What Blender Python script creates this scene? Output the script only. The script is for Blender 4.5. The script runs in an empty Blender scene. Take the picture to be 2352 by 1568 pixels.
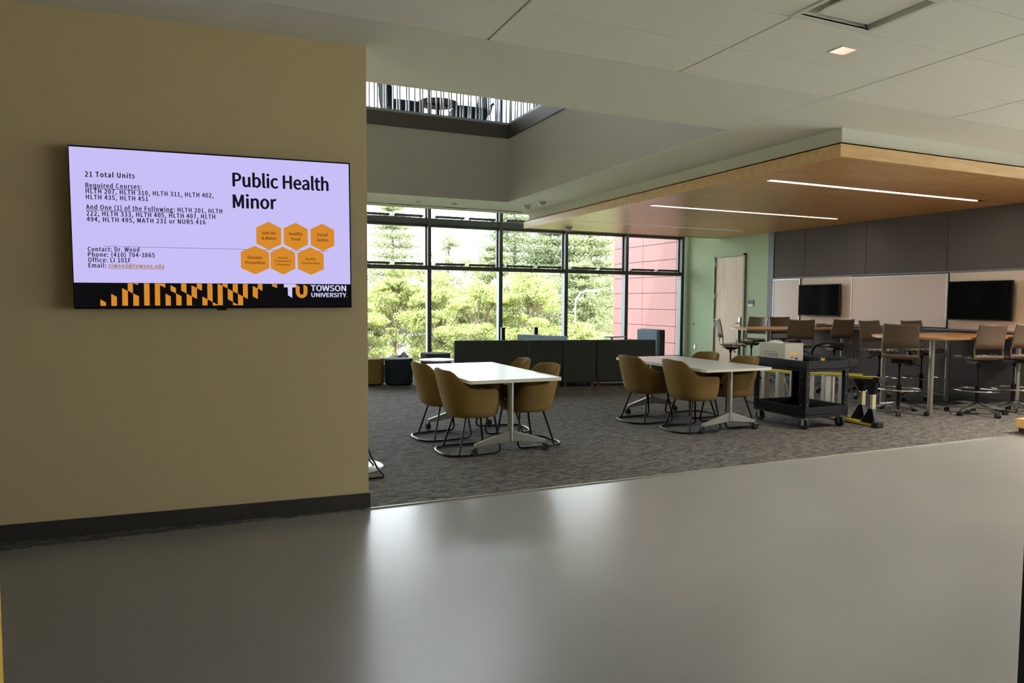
import bpy, bmesh, math, random
import numpy as np
from mathutils import Vector, Matrix
R = math.radians
COL = bpy.context.scene.collection
SC = bpy.context.scene
random.seed(7)
rng = np.random.default_rng(7)


def S(r, g, b):
    f = lambda c: (c / 12.92 if c <= 0.04045 else ((c + 0.055) / 1.055) ** 2.4)
    return (f(r / 255), f(g / 255), f(b / 255), 1.0)


# ------------------------------------------------------------------ camera, sky, sun, exposure
YAW, PITCH, ROLL, FPX, CAM_H = R(23.6159), R(-3.2616), R(0.3340), 1591.24, 1.5
fw = Vector((math.sin(YAW) * math.cos(PITCH), math.cos(YAW) * math.cos(PITCH), math.sin(PITCH)))
rt = Vector((math.cos(YAW), -math.sin(YAW), 0))
up = rt.cross(fw)
rt2 = rt * math.cos(ROLL) + up * math.sin(ROLL)
up2 = up * math.cos(ROLL) - rt * math.sin(ROLL)
cam_d = bpy.data.cameras.new('camera')
cam = bpy.data.objects.new('camera', cam_d)
COL.objects.link(cam)
m = Matrix.Identity(4)
for i in range(3):
    m[i][0], m[i][1], m[i][2] = rt2[i], up2[i], -fw[i]
m[2][3] = CAM_H
cam.matrix_world = m
cam_d.sensor_width = 36
cam_d.lens = 36 * FPX / 2352
cam_d.clip_start = 0.02
cam_d.clip_end = 500
SC.camera = cam

world = bpy.data.worlds.new('sky')
SC.world = world
world.use_nodes = True
bg = world.node_tree.nodes['Background']
bg.inputs[0].default_value = (0.92, 0.935, 1.0, 1)
bg.inputs[1].default_value = 5.0
sun_d = bpy.data.lights.new('sun', 'SUN')
sun_d.energy = 11.0
sun_d.angle = R(1)
sun_d.color = (1.0, 0.95, 0.86)
sun = bpy.data.objects.new('sun', sun_d)
COL.objects.link(sun)
sun.rotation_euler = Vector((0.14, 0.34, -0.88)).to_track_quat('-Z', 'Y').to_euler()


def portal(name, loc, rot, sx, sy):
    d = bpy.data.lights.new(name, 'AREA')
    d.shape = 'RECTANGLE'
    d.size, d.size_y = sx, sy
    d.cycles.is_portal = True
    o = bpy.data.objects.new(name, d)
    o.location, o.rotation_euler = loc, rot
    COL.objects.link(o)


portal('window_portal', (2.4, 14.32, 1.75), (R(-90), 0, 0), 16.6, 3.7)
portal('upper_window_portal', (2.4, 14.32, 6.3), (R(-90), 0, 0), 16.6, 3.2)
portal('hall_window_portal', (11.36, -0.5, 1.65), (0, R(90), 0), 3.1, 10.3)

vs = SC.view_settings
vs.view_transform = 'Standard'
vs.look = 'None'
vs.gamma = 1
vs.use_curve_mapping = False
vs.exposure = 1.2
SC.cycles.use_denoising = True
SC.cycles.max_bounces = 12
SC.cycles.diffuse_bounces = 6
SC.cycles.transparent_max_bounces = 24
SC.cycles.sample_clamp_indirect = 8
SC.cycles.caustics_reflective = False
SC.cycles.caustics_refractive = False


# ------------------------------------------------------------------ materials
def mat(name, col, rough=0.6, metal=0.0, spec=0.4, noise=0.0, nscale=8.0, bump=0.0, bscale=200.0, emit=None, estr=0.0, coat=0.0, stretch=(1, 1, 1)):
    m = bpy.data.materials.new(name)
    m.use_nodes = True
    nt = m.node_tree
    b = nt.nodes['Principled BSDF']
    b.inputs['Base Color'].default_value = col
    b.inputs['Roughness'].default_value = rough
    b.inputs['Metallic'].default_value = metal
    b.inputs['Specular IOR Level'].default_value = spec
    b.inputs['Coat Weight'].default_value = coat
    if emit:
        b.inputs['Emission Color'].default_value = emit
        b.inputs['Emission Strength'].default_value = estr
    tc = mp = None
    if noise or bump:
        tc = nt.nodes.new('ShaderNodeTexCoord')
        mp = nt.nodes.new('ShaderNodeMapping')
        mp.inputs['Scale'].default_value = stretch
        nt.links.new(tc.outputs['Object'], mp.inputs['Vector'])
    if noise:
        n = nt.nodes.new('ShaderNodeTexNoise')
        n.inputs['Scale'].default_value = nscale
        n.inputs['Detail'].default_value = 6
        nt.links.new(mp.outputs[0], n.inputs['Vector'])
        r = nt.nodes.new('ShaderNodeValToRGB')
        r.color_ramp.elements[0].position = 0.3
        r.color_ramp.elements[1].position = 0.7
        r.color_ramp.elements[0].color = tuple(c * (1 - noise) for c in col[:3]) + (1,)
        r.color_ramp.elements[1].color = tuple(min(1, c * (1 + noise)) for c in col[:3]) + (1,)
        nt.links.new(n.outputs['Fac'], r.inputs['Fac'])
        nt.links.new(r.outputs['Color'], b.inputs['Base Color'])
    if bump:
        n2 = nt.nodes.new('ShaderNodeTexNoise')
        n2.inputs['Scale'].default_value = bscale
        nt.links.new(mp.outputs[0], n2.inputs['Vector'])
        bp = nt.nodes.new('ShaderNodeBump')
        bp.inputs['Strength'].default_value = bump
        bp.inputs['Distance'].default_value = 0.01
        nt.links.new(n2.outputs['Fac'], bp.inputs['Height'])
        nt.links.new(bp.outputs['Normal'], b.inputs['Normal'])
    return m


def emis(name, col, st):
    m = bpy.data.materials.new(name)
    m.use_nodes = True
    nt = m.node_tree
    nt.nodes.remove(nt.nodes['Principled BSDF'])
    e = nt.nodes.new('ShaderNodeEmission')
    e.inputs[0].default_value = col
    e.inputs[1].default_value = st
    nt.links.new(e.outputs[0], nt.nodes['Material Output'].inputs[0])
    return m


def glass_mat():
    m = bpy.data.materials.new('window_glass')
    m.use_nodes = True
    nt = m.node_tree
    nt.nodes.remove(nt.nodes['Principled BSDF'])
    t = nt.nodes.new('ShaderNodeBsdfTransparent')
    t.inputs[0].default_value = (0.93, 0.96, 0.95, 1)
    g = nt.nodes.new('ShaderNodeBsdfGlossy')
    g.inputs['Roughness'].default_value = 0.0
    fr = nt.nodes.new('ShaderNodeFresnel')
    fr.inputs[0].default_value = 1.45
    mx = nt.nodes.new('ShaderNodeMixShader')
    nt.links.new(fr.outputs[0], mx.inputs[0])
    nt.links.new(t.outputs[0], mx.inputs[1])
    nt.links.new(g.outputs[0], mx.inputs[2])
    nt.links.new(mx.outputs[0], nt.nodes['Material Output'].inputs[0])
    return m


def leaf_mat(name, c1, c2, trans=0.45):
    m = bpy.data.materials.new(name)
    m.use_nodes = True
    nt = m.node_tree
    nt.nodes.remove(nt.nodes['Principled BSDF'])
    tc = nt.nodes.new('ShaderNodeTexCoord')
    n = nt.nodes.new('ShaderNodeTexNoise')
    n.inputs['Scale'].default_value = 2.6
    n.inputs['Detail'].default_value = 8
    nt.links.new(tc.outputs['Object'], n.inputs['Vector'])
    r = nt.nodes.new('ShaderNodeValToRGB')
    r.color_ramp.elements[0].position = 0.35
    r.color_ramp.elements[1].position = 0.65
    r.color_ramp.elements[0].color = c1
    r.color_ramp.elements[1].color = c2
    nt.links.new(n.outputs['Fac'], r.inputs['Fac'])
    d = nt.nodes.new('ShaderNodeBsdfDiffuse')
    t = nt.nodes.new('ShaderNodeBsdfTranslucent')
    mx = nt.nodes.new('ShaderNodeMixShader')
    mx.inputs[0].default_value = trans
    nt.links.new(r.outputs[0], d.inputs[0])
    nt.links.new(r.outputs[0], t.inputs[0])
    nt.links.new(d.outputs[0], mx.inputs[1])
    nt.links.new(t.outputs[0], mx.inputs[2])
    nt.links.new(mx.outputs[0], nt.nodes['Material Output'].inputs[0])
    return m


def carpet_mat():
    m = bpy.data.materials.new('patterned_carpet')
    m.use_nodes = True
    nt = m.node_tree
    b = nt.nodes['Principled BSDF']
    b.inputs['Roughness'].default_value = 0.95
    b.inputs['Specular IOR Level'].default_value = 0.1
    tc = nt.nodes.new('ShaderNodeTexCoord')

    def layer(rot, sc, scale, lo, hi, dist):
        mp = nt.nodes.new('ShaderNodeMapping')
        mp.inputs['Rotation'].default_value = (0, 0, rot)
        mp.inputs['Scale'].default_value = sc
        nt.links.new(tc.outputs['Object'], mp.inputs['Vector'])
        n = nt.nodes.new('ShaderNodeTexNoise')
        n.inputs['Scale'].default_value = scale
        n.inputs['Detail'].default_value = 4
        n.inputs['Distortion'].default_value = dist
        nt.links.new(mp.outputs[0], n.inputs['Vector'])
        r = nt.nodes.new('ShaderNodeValToRGB')
        r.color_ramp.elements[0].position = lo
        r.color_ramp.elements[1].position = hi
        nt.links.new(n.outputs['Fac'], r.inputs['Fac'])
        return r
    a = layer(0.1, (1, 2.3, 1), 11, 0.45, 0.52, 1.2)
    c = layer(-0.5, (1, 3.2, 1), 8, 0.40, 0.44, 0.6)
    d = layer(0.9, (1, 1, 1), 60, 0.2, 0.8, 0)
    mx = nt.nodes.new('ShaderNodeMix')
    mx.data_type = 'RGBA'
    mx.inputs['A'].default_value = S(84, 82, 81)
    mx.inputs['B'].default_value = S(110, 108, 104)
    nt.links.new(a.outputs[0], mx.inputs['Factor'])
    m2 = nt.nodes.new('ShaderNodeMix')
    m2.data_type = 'RGBA'
    m2.inputs['A'].default_value = S(72, 70, 68)
    nt.links.new(mx.outputs['Result'], m2.inputs['B'])
    nt.links.new(c.outputs[0], m2.inputs['Factor'])
    m3 = nt.nodes.new('ShaderNodeMix')
    m3.data_type = 'RGBA'
    m3.blend_type = 'OVERLAY'
    m3.inputs['Factor'].default_value = 0.35
    nt.links.new(m2.outputs['Result'], m3.inputs['A'])
    nt.links.new(d.outputs[0], m3.inputs['B'])
    nt.links.new(m3.outputs['Result'], b.inputs['Base Color'])
    return m


def seat_pattern():
    m = bpy.data.materials.new('swirl_patterned_fabric')
    m.use_nodes = True
    nt = m.node_tree
    b = nt.nodes['Principled BSDF']
    b.inputs['Roughness'].default_value = 0.9
    tc = nt.nodes.new('ShaderNodeTexCoord')
    w = nt.nodes.new('ShaderNodeTexWave')
    w.wave_type = 'RINGS'
    w.inputs['Scale'].default_value = 7
    w.inputs['Distortion'].default_value = 9
    w.inputs['Detail Scale'].default_value = 2.2
    nt.links.new(tc.outputs['Object'], w.inputs['Vector'])
    r = nt.nodes.new('ShaderNodeValToRGB')
    r.color_ramp.elements[0].position = 0.45
    r.color_ramp.elements[1].position = 0.6
    r.color_ramp.elements[0].color = S(66, 62, 64)
    r.color_ramp.elements[1].color = S(205, 196, 186)
    nt.links.new(w.outputs['Fac'], r.inputs['Fac'])
    nt.links.new(r.outputs[0], b.inputs['Base Color'])
    return m


def wood_mat(name, c1, c2, axis=(0.6, 14, 14), rough=0.35, plank=None):
    m = bpy.data.materials.new(name)
    m.use_nodes = True
    nt = m.node_tree
    b = nt.nodes['Principled BSDF']
    b.inputs['Roughness'].default_value = rough
    tc = nt.nodes.new('ShaderNodeTexCoord')
    mp = nt.nodes.new('ShaderNodeMapping')
    mp.inputs['Scale'].default_value = axis
    nt.links.new(tc.outputs['Object'], mp.inputs['Vector'])
    n = nt.nodes.new('ShaderNodeTexNoise')
    n.inputs['Scale'].default_value = 2.2
    n.inputs['Detail'].default_value = 7
    n.inputs['Distortion'].default_value = 0.6
    nt.links.new(mp.outputs[0], n.inputs['Vector'])
    r = nt.nodes.new('ShaderNodeValToRGB')
    r.color_ramp.elements[0].position = 0.3
    r.color_ramp.elements[1].position = 0.72
    r.color_ramp.elements[0].color = c1
    r.color_ramp.elements[1].color = c2
    nt.links.new(n.outputs['Fac'], r.inputs['Fac'])
    nt.links.new(r.outputs[0], b.inputs['Base Color'])
    return m


def floor_mat():
    m = bpy.data.materials.new('polished_concrete')
    m.use_nodes = True
    nt = m.node_tree
    b = nt.nodes['Principled BSDF']
    b.inputs['Specular IOR Level'].default_value = 0.95
    tc = nt.nodes.new('ShaderNodeTexCoord')
    n = nt.nodes.new('ShaderNodeTexNoise')
    n.inputs['Scale'].default_value = 0.9
    n.inputs['Detail'].default_value = 8
    n.inputs['Roughness'].default_value = 0.6
    nt.links.new(tc.outputs['Object'], n.inputs['Vector'])
    r = nt.nodes.new('ShaderNodeValToRGB')
    r.color_ramp.elements[0].position = 0.3
    r.color_ramp.elements[1].position = 0.7
    r.color_ramp.elements[0].color = S(134, 135, 133)
    r.color_ramp.elements[1].color = S(142, 143, 141)
    nt.links.new(n.outputs['Fac'], r.inputs['Fac'])
    nt.links.new(r.outputs[0], b.inputs['Base Color'])
    r2 = nt.nodes.new('ShaderNodeMapRange')
    r2.inputs['To Min'].default_value = 0.27
    r2.inputs['To Max'].default_value = 0.30
    nt.links.new(n.outputs['Fac'], r2.inputs['Value'])
    nt.links.new(r2.outputs[0], b.inputs['Roughness'])
    return m


M = dict(
    ceil=mat('ceiling_paint', S(226, 225, 212), 0.9, spec=0.1, bump=0.08, bscale=90),
    panel=mat('ceiling_panel', S(236, 234, 221), 0.9, spec=0.1, bump=0.15, bscale=220),
    plenum=mat('plenum_dark', S(14, 14, 13), 0.9),
    tvwall=mat('cream_wall_paint', S(206, 188, 146), 0.75, spec=0.2, bump=0.05, bscale=120),
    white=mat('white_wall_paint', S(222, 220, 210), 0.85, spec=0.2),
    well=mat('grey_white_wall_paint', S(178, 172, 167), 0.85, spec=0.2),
    base=mat('rubber_baseboard', S(62, 60, 56), 0.55),
    floor=floor_mat(), carpet=carpet_mat(),
    trim=mat('aluminium_trim', S(170, 168, 160), 0.35, 0.8),
    frame=mat('dark_window_frame', S(84, 88, 90), 0.45, 0.3),
    frame_light=mat('light_side_channel', S(140, 148, 156), 0.4, 0.2),
    glass=glass_mat(),
    green=mat('sage_green_paint', S(186, 206, 172), 0.8, spec=0.25),
    greywall=mat('grey_fabric_panel', S(100, 94, 93), 0.85, spec=0.2, noise=0.06, nscale=60),
    greyedge=mat('blue_grey_edge', S(128, 132, 146), 0.6),
    wboard=mat('whiteboard', S(222, 202, 192), 0.25, spec=0.5),
    wboard_frame=mat('whiteboard_frame', S(208, 206, 202), 0.35, 0.5),
    wpanel=mat('cream_back_panel', S(222, 204, 186), 0.6),
    door=wood_mat('pale_oak_door', S(200, 178, 146), S(222, 202, 172), (16, 16, 0.5), 0.5),
    doorframe=mat('door_frame_paint', S(150, 160, 136), 0.5),
    steel=mat('satin_steel', S(170, 168, 160), 0.35, 0.9),
    chrome=mat('polished_chrome', S(215, 215, 215), 0.12, 1.0),
    greymetal=mat('silver_powder_coat', S(150, 148, 138), 0.4, 0.5),
    black=mat('black_metal', S(22, 22, 22), 0.35, 0.4),
    plastic=mat('black_plastic', S(12, 12, 13), 0.6, spec=0.2),
    rubber=mat('black_rubber', S(24, 24, 24), 0.7),
    soffit=wood_mat('maple_slats', S(184, 138, 84), S(212, 166, 108), (0.5, 12, 12), 0.32),
    fascia=wood_mat('maple_fascia', S(208, 162, 100), S(230, 192, 132), (0.7, 7, 7), 0.35),
    tabletop=mat('white_laminate', S(192, 194, 198), 0.28, spec=0.5),
    tabedge=mat('white_edge_band', S(226, 220, 200), 0.4),
    barwood=wood_mat('cherry_laminate', S(176, 120, 62), S(200, 144, 84), (0.6, 9, 9), 0.3),
    mustard=mat('mustard_upholstery', S(130, 105, 60), 0.9, spec=0.15, noise=0.08, nscale=120, bump=0.1, bscale=350),
    charcoal=mat('charcoal_upholstery', S(72, 76, 75), 0.9, spec=0.15, noise=0.06, nscale=150),
    litblue=mat('window_lit_blue_upholstery', S(182, 200, 216), 0.8, spec=0.2),
    bluegrey=mat('blue_grey_upholstery', S(126, 146, 166), 0.85, spec=0.2, noise=0.06, nscale=150),
    olive=mat('olive_upholstery', S(132, 112, 62), 0.9, spec=0.15),
    navy=mat('navy_upholstery', S(36, 46, 56), 0.85, spec=0.25),
    walnut=mat('dark_speckled_wood', S(70, 58, 50), 0.6, noise=0.4, nscale=60),
    footwood=mat('orange_wood_foot', S(160, 96, 58), 0.5),
    taupe=mat('taupe_polypropylene', S(108, 93, 76), 0.42, spec=0.5),
    pattern=seat_pattern(),
    screen_off=mat('dark_screen', S(8, 9, 9), 0.08, spec=0.6),
    bezel=mat('black_bezel', S(14, 14, 15), 0.3),
    sign=mat('grey_sign', S(90, 94, 92), 0.4),
    signwhite=mat('white_plastic', S(236, 234, 228), 0.5),
    cardboard=mat('white_cardboard', S(208, 202, 186), 0.8),
    cardboard_in=mat('brown_cardboard', S(160, 124, 84), 0.85),
    yellow=mat('yellow_fibreglass', S(196, 176, 40), 0.5),
    stickery=mat('yellow_sticker', S(236, 190, 40), 0.5),
    ink=mat('dark_ink', S(52, 52, 56), 0.7),
    alu=mat('aluminium_step', S(176, 170, 158), 0.45, 0.5),
    cream=mat('cream_step', S(184, 178, 142), 0.6),
    bark=mat('tree_bark', S(116, 102, 88), 0.9, noise=0.3, nscale=10),
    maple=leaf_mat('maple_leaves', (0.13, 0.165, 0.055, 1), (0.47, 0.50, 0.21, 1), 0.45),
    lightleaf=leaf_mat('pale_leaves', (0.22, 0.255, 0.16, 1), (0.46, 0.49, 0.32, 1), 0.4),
    pine=leaf_mat('pine_needles', (0.075, 0.115, 0.075, 1), (0.37, 0.39, 0.19, 1), 0.35),
    pinedark=leaf_mat('dark_pine_needles', (0.055, 0.095, 0.075, 1), (0.28, 0.31, 0.15, 1), 0.35),
    lawn=mat('lawn_grass', (0.19, 0.21, 0.09, 1), 0.9, noise=0.2, nscale=2),
    asphalt=mat('pale_asphalt', S(150, 148, 148), 0.9, noise=0.05, nscale=3),
    concrete=mat('pale_concrete', S(228, 224, 216), 0.9),
    red=mat('red_cladding', S(112, 68, 70), 0.5, noise=0.03, nscale=2),
    redgap=mat('cladding_gap', S(84, 46, 48), 0.8),
    apt=mat('white_render', S(236, 232, 226), 0.8),
    aptwin=mat('apartment_glass', S(110, 116, 120), 0.2),
    carsilver=mat('silver_car_paint', S(206, 208, 216), 0.3, 0.3, coat=0.5),
    carwhite=mat('white_car_paint', S(240, 240, 240), 0.3, coat=0.5),
    carglass=mat('car_glass', S(46, 54, 60), 0.08),
    taillight=mat('red_tail_light', S(206, 40, 50), 0.3),
    tyre=mat('tyre_rubber', S(28, 28, 28), 0.8),
    bronze=mat('dark_bronze_metal', S(80, 74, 68), 0.5, 0.3),
    baluster=mat('pale_steel_baluster', S(190, 194, 204), 0.35, 0.6),
    lightstrip=emis('lit_diffuser', (1.0, 0.93, 0.82, 1), 9.0),
    dimstrip=emis('dim_diffuser', (1.0, 0.80, 0.66, 1), 0.7),
    lamp=emis('lamp_glow', (1.0, 0.86, 0.76, 1), 3.0),
    hallwall=mat('brown_grey_hall_paint', S(112, 104, 90), 0.8),
    yellowwall=mat('ochre_wall_paint', S(206, 166, 66), 0.8),
    darkwall=mat('dark_grey_paint', S(70, 74, 70), 0.7),
)


# ------------------------------------------------------------------ mesh helper
class MB:
    def __init__(s):
        s.v, s.f = [], []

    def add(s, vs, fs):
        b = len(s.v)
        s.v += [tuple(p) for p in vs]
        s.f += [tuple(b + i for i in f) for f in fs]
        return s

    def box(s, x0, x1, y0, y1, z0, z1, mtx=None):
        vs = [(x, y, z) for z in (z0, z1) for y in (y0, y1) for x in (x0, x1)]
        if mtx is not None:
            vs = [mtx @ Vector(p) for p in vs]
        return s.add(vs, [(0, 2, 3, 1), (4, 5, 7, 6), (0, 1, 5, 4), (2, 6, 7, 3), (0, 4, 6, 2), (1, 3, 7, 5)])

    def quad(s, a, b, c, d):
        return s.add([a, b, c, d], [(0, 1, 2, 3)])

    def prism(s, poly, h0, h1, axis='z'):
        n = len(poly)
        P = {'z': lambda p, h: (p[0], p[1], h), 'y': lambda p, h: (p[0], h, p[1]), 'x': lambda p, h: (h, p[0], p[1])}[axis]
        vs = [P(p, h0) for p in poly] + [P(p, h1) for p in poly]
        fs = [tuple(range(n))[::-1], tuple(range(n, 2 * n))] + [(i, (i + 1) % n, n + (i + 1) % n, n + i) for i in range(n)]
        return s.add(vs, fs)

    def tube(s, pts, r, n=8, closed=False, radii=None):
        pts = [Vector(p) for p in pts]
        N = len(pts)
        rings = []
        prev = None
        for i, p in enumerate(pts):
            if closed:
                t = (pts[(i + 1) % N] - pts[i - 1]).normalized()
            else:
                t = (pts[min(i + 1, N - 1)] - pts[max(i - 1, 0)]).normalized()
            if prev is None:
                a = Vector((0, 0, 1)) if abs(t.z) < 0.9 else Vector((1, 0, 0))
                u = t.cross(a).normalized()
            else:
                u = (prev - t * prev.dot(t)).normalized()
            prev = u
            w = t.cross(u)
            rr = radii[i] if radii else r
            rings.append([p + (u * math.cos(2 * math.pi * k / n) + w * math.sin(2 * math.pi * k / n)) * rr for k in range(n)])
        vs = [q for ring in rings for q in ring]
        fs = []
        for i in range(N if closed else N - 1):
            j = (i + 1) % N
            for k in range(n):
                fs.append((i * n + k, i * n + (k + 1) % n, j * n + (k + 1) % n, j * n + k))
        if not closed:
            fs += [tuple(range(n))[::-1], tuple(range((N - 1) * n, N * n))]
        return s.add(vs, fs)

    def cyl(s, p0, p1, r0, r1=None, n=16):
        return s.tube([p0, p1], r0, n, radii=[r0, r0 if r1 is None else r1])

    def lathe(s, prof, n=24, c=(0, 0, 0)):
        vs, fs = [], []
        for r, z in prof:
            for k in range(n):
                a = 2 * math.pi * k / n
                vs.append((c[0] + r * math.cos(a), c[1] + r * math.sin(a), c[2] + z))
        for i in range(len(prof) - 1):
            for k in range(n):
                fs.append((i * n + k, i * n + (k + 1) % n, (i + 1) * n + (k + 1) % n, (i + 1) * n + k))
        fs += [tuple(range(n))[::-1], tuple(range((len(prof) - 1) * n, len(prof) * n))]
        return s.add(vs, fs)

    def build(s, name, m, parent=None, smooth=False, bevel=0, segs=2, sub=0, solid=0):
        me = bpy.data.meshes.new(name)
        me.from_pydata(s.v, [], s.f)
        me.update()
        bm = bmesh.new()
        bm.from_mesh(me)
        bmesh.ops.recalc_face_normals(bm, faces=bm.faces)
        bm.to_mesh(me)
        bm.free()
        me.materials.append(m)
        if smooth:
            me.shade_smooth()
            if not sub:
                try:
                    me.set_sharp_from_angle(angle=R(50))
                except Exception:
                    pass
        o = bpy.data.objects.new(name, me)
        COL.objects.link(o)
        if parent is not None:
            o.parent = parent
        if solid:
            md = o.modifiers.new('thickness', 'SOLIDIFY')
            md.thickness = solid
            md.offset = 0
        if bevel:
            md = o.modifiers.new('bevel', 'BEVEL')
            md.width = bevel
            md.segments = segs
            md.limit_method = 'ANGLE'
            md.angle_limit = R(40)
            md.harden_normals = False
        if sub:
            md = o.modifiers.new('subdivision', 'SUBSURF')
            md.levels = sub
            md.render_levels = sub
        return o


def tag(o, label, cat, group=None, kind=None):
    o['label'] = label
    o['category'] = cat
    if group:
        o['group'] = group
    if kind:
        o['kind'] = kind
    return o


def thing(name, label, cat, loc=(0, 0, 0), rz=0.0, group=None):
    o = bpy.data.objects.new(name, None)
    o.empty_display_size = 0.1
    COL.objects.link(o)
    o.location = loc
    o.rotation_euler = (0, 0, rz)
    return tag(o, label, cat, group)


def struct(o):
    o['kind'] = 'structure'
    return o


def dup(root, loc, rz, label):
    r = root.copy()
    COL.objects.link(r)
    r.location = loc
    r.rotation_euler = (0, 0, rz)
    r['label'] = label
    for ch in root.children:
        c = ch.copy()
        COL.objects.link(c)
        c.parent = r
        for g in ch.children:
            d = g.copy()
            COL.objects.link(d)
            d.parent = c
    return r


def arc(cx, cy, r, a0, a1, n):
    return [(cx + r * math.cos(R(a0 + (a1 - a0) * i / n)), cy + r * math.sin(R(a0 + (a1 - a0) * i / n))) for i in range(n + 1)]


def rrect(x0, x1, y0, y1, r, n=5):
    return arc(x1 - r, y1 - r, r, 0, 90, n) + arc(x0 + r, y1 - r, r, 90, 180, n) + arc(x0 + r, y0 + r, r, 180, 270, n) + arc(x1 - r, y0 + r, r, 270, 360, n)


def plate_hole(mb, x0, x1, y0, y1, z0, z1, hx0, hx1, hy0, hy1):
    mb.box(x0, hx0, y0, y1, z0, z1)
    mb.box(hx1, x1, y0, y1, z0, z1)
    mb.box(hx0, hx1, y0, hy0, z0, z1)
    mb.box(hx0, hx1, hy1, y1, z0, z1)


def smooth01(t):
    t = max(0, min(1, t))
    return t * t * (3 - 2 * t)


# ------------------------------------------------------------------ setting: floors, walls, ceilings
HC = 3.279
GZ = -3.2
YW = 14.15          # window wall
XR = 10.8           # right wall
XL = -6.0
YH = 4.93           # carpet edge
HX0, HX1, HY0 = -5.0, 11.2, -6.0
struct(MB().box(HX0, HX1, HY0, YH, -0.2, 0).build('floor_hall', M['floor']))
struct(MB().box(XL, XR + 3.2, YH, YW + 0.1, -0.2, 0.004).build('floor_lounge', M['carpet']))
struct(MB().box(1.0, 11, YH - 0.012, YH + 0.012, 0, 0.008).build('trim_1', M['greymetal'], bevel=0.003))
# cream wall that carries the big screen, slightly off square to the room
sl = 0.0612
wx1, wx0 = 1.04, -5.0
yf = lambda x: 4.96 + sl * (wx1 - x)
w = MB().prism([(wx0, yf(wx0)), (wx1, yf(wx1)), (wx1, yf(wx1) + 0.14), (wx0, yf(wx0) + 0.14)], 0, HC)
struct(w.build('wall_left', M['tvwall']))
bb = MB().prism([(wx0, yf(wx0) - 0.012), (wx1 + 0.012, yf(wx1) - 0.012), (wx1 + 0.012, yf(wx1) + 0.15), (wx1, yf(wx1) + 0.15), (wx1, yf(wx1)), (wx0, yf(wx0))], 0, 0.112)
struct(bb.build('baseboard_left', M['base'], bevel=0.003))
# hall shell outside the picture
struct(MB().box(HX0 - 0.15, HX0, HY0, 5.6, 0, 3.5).build('wall_hall_left', M['hallwall']))
struct(MB().box(HX0, HX1, HY0 - 0.15, HY0, 0, 3.5).build('wall_hall_back', M['hallwall']))
wr = MB()
wr.box(HX1, HX1 + 0.15, HY0, YH + 2, 0, 0.1).box(HX1, HX1 + 0.15, HY0, YH + 2, 3.2, 3.7)
wr.box(HX1, HX1 + 0.15, HY0, -5.6, 0.1, 3.2).box(HX1, HX1 + 0.15, 4.6, YH + 2, 0.1, 3.2)
struct(wr.build('wall_hall_right', M['white']))
wf = MB()
for y in (-5.6, -3.9, -2.2, -0.5, 1.2, 2.9, 4.55):
    wf.box(HX1 + 0.03, HX1 + 0.1, y, y + 0.05, 0.1, 3.2)
hw = struct(wf.build('window_2', M['frame']))
MB().box(HX1 + 0.06, HX1 + 0.066, -5.6, 4.6, 0.1, 3.2).build('pane', M['glass'], hw)
struct(MB().box(HX1 + 0.15, 60, -30, 9, GZ, -0.15).build('ground_bounce', M['concrete']))  # added unseen pale ground, bounces sun up onto the hall ceiling
# jambs of the opening the picture is taken from
struct(MB().box(-3.0, -0.2497, 0.9, 1.05, 0, HC).build('wall_near_left', M['yellowwall']))
struct(MB().box(1.6, 1.75, 0.5, 0.9, 0, HC).build('wall_near_right', M['darkwall']))

# ceiling: 5 ft panels with dark joints in the hall, plain plaster beyond
cp = MB()
xs = [1.77 + 1.585 * k for k in range(-5, 9)]
ys = [4.49 - 0.567 * k for k in range(0, 19)]
for i in range(len(xs) - 1):
    for j in range(len(ys) - 1):
        x0, x1, y0, y1 = xs[i] + 0.008, xs[i + 1] - 0.008, ys[j + 1] + 0.0025, ys[j] - 0.0025
        if abs(xs[i] - 3.355) < 0.1 and j == 2:
            cp.box(4.0, x1, y0, y1, HC, HC + 0.02)
        elif abs(xs[i] - 3.355) < 0.1 and j == 1:
            plate_hole(cp, x0, x1, y0, y1, HC, HC + 0.02, 4.045, 4.2, 3.575, 3.705)
        elif i in (8, 10) and j == 1:
            plate_hole(cp, x0, x1, y0, y1, HC, HC + 0.02, x0 + 0.7, x0 + 0.855, 3.575, 3.705)
        else:
            cp.box(x0, x1, y0, y1, HC, HC + 0.02)
cpo = struct(cp.build('ceiling_panels', M['panel']))
pl = MB().box(HX0, HX1, HY0, 4.5, HC + 0.3, HC + 0.32)
struct(pl.build('ceiling_plenum', M['plenum']))
# narrow backing strips that close the joints
bs = MB()
for x in xs:
    bs.box(x - 0.02, x + 0.02, ys[-1], ys[0], HC + 0.021, HC + 0.03)
for y in ys[1:]:
    for i in range(len(xs) - 1):
        if not (abs(xs[i] - 3.355) < 0.1 and abs(y - (4.49 - 0.567 * 2)) < 0.6):
            bs.box(xs[i] + 0.02, xs[i + 1] - 0.02, y - 0.02, y + 0.02, HC + 0.021, HC + 0.03)
struct(bs.build('ceiling_grid', M['plenum']))
WX0, WX1, WY0, WY1 = -3.0, 4.94, 5.74, 11.5     # light well
YC = 12.95                                       # ceiling stops short of the glass
g = MB()
g.box(XL, 4.915, 4.4925, WY0, HC, HC + 0.004)
g.box(XL, WX0, WY0, WY1, HC, HC + 0.004)
g.box(XL, 4.94, WY1, YC, HC, HC + 0.004)
g.box(4.921, HX1, 4.4925, WY0, HC, HC + 0.05)
g.box(4.94, 5.95, WY0, YC, HC, HC + 0.004)
g.box(5.95, XR + 0.2, WY0, YC, HC, HC + 0.05)
g.box(XL, XR + 0.2, YC, YC + 0.03, HC, 3.95)
g.box(XL, XR + 0.2, YC, YW, 3.92, 3.95)
struct(g.build('ceiling', M['ceil']))
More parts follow.
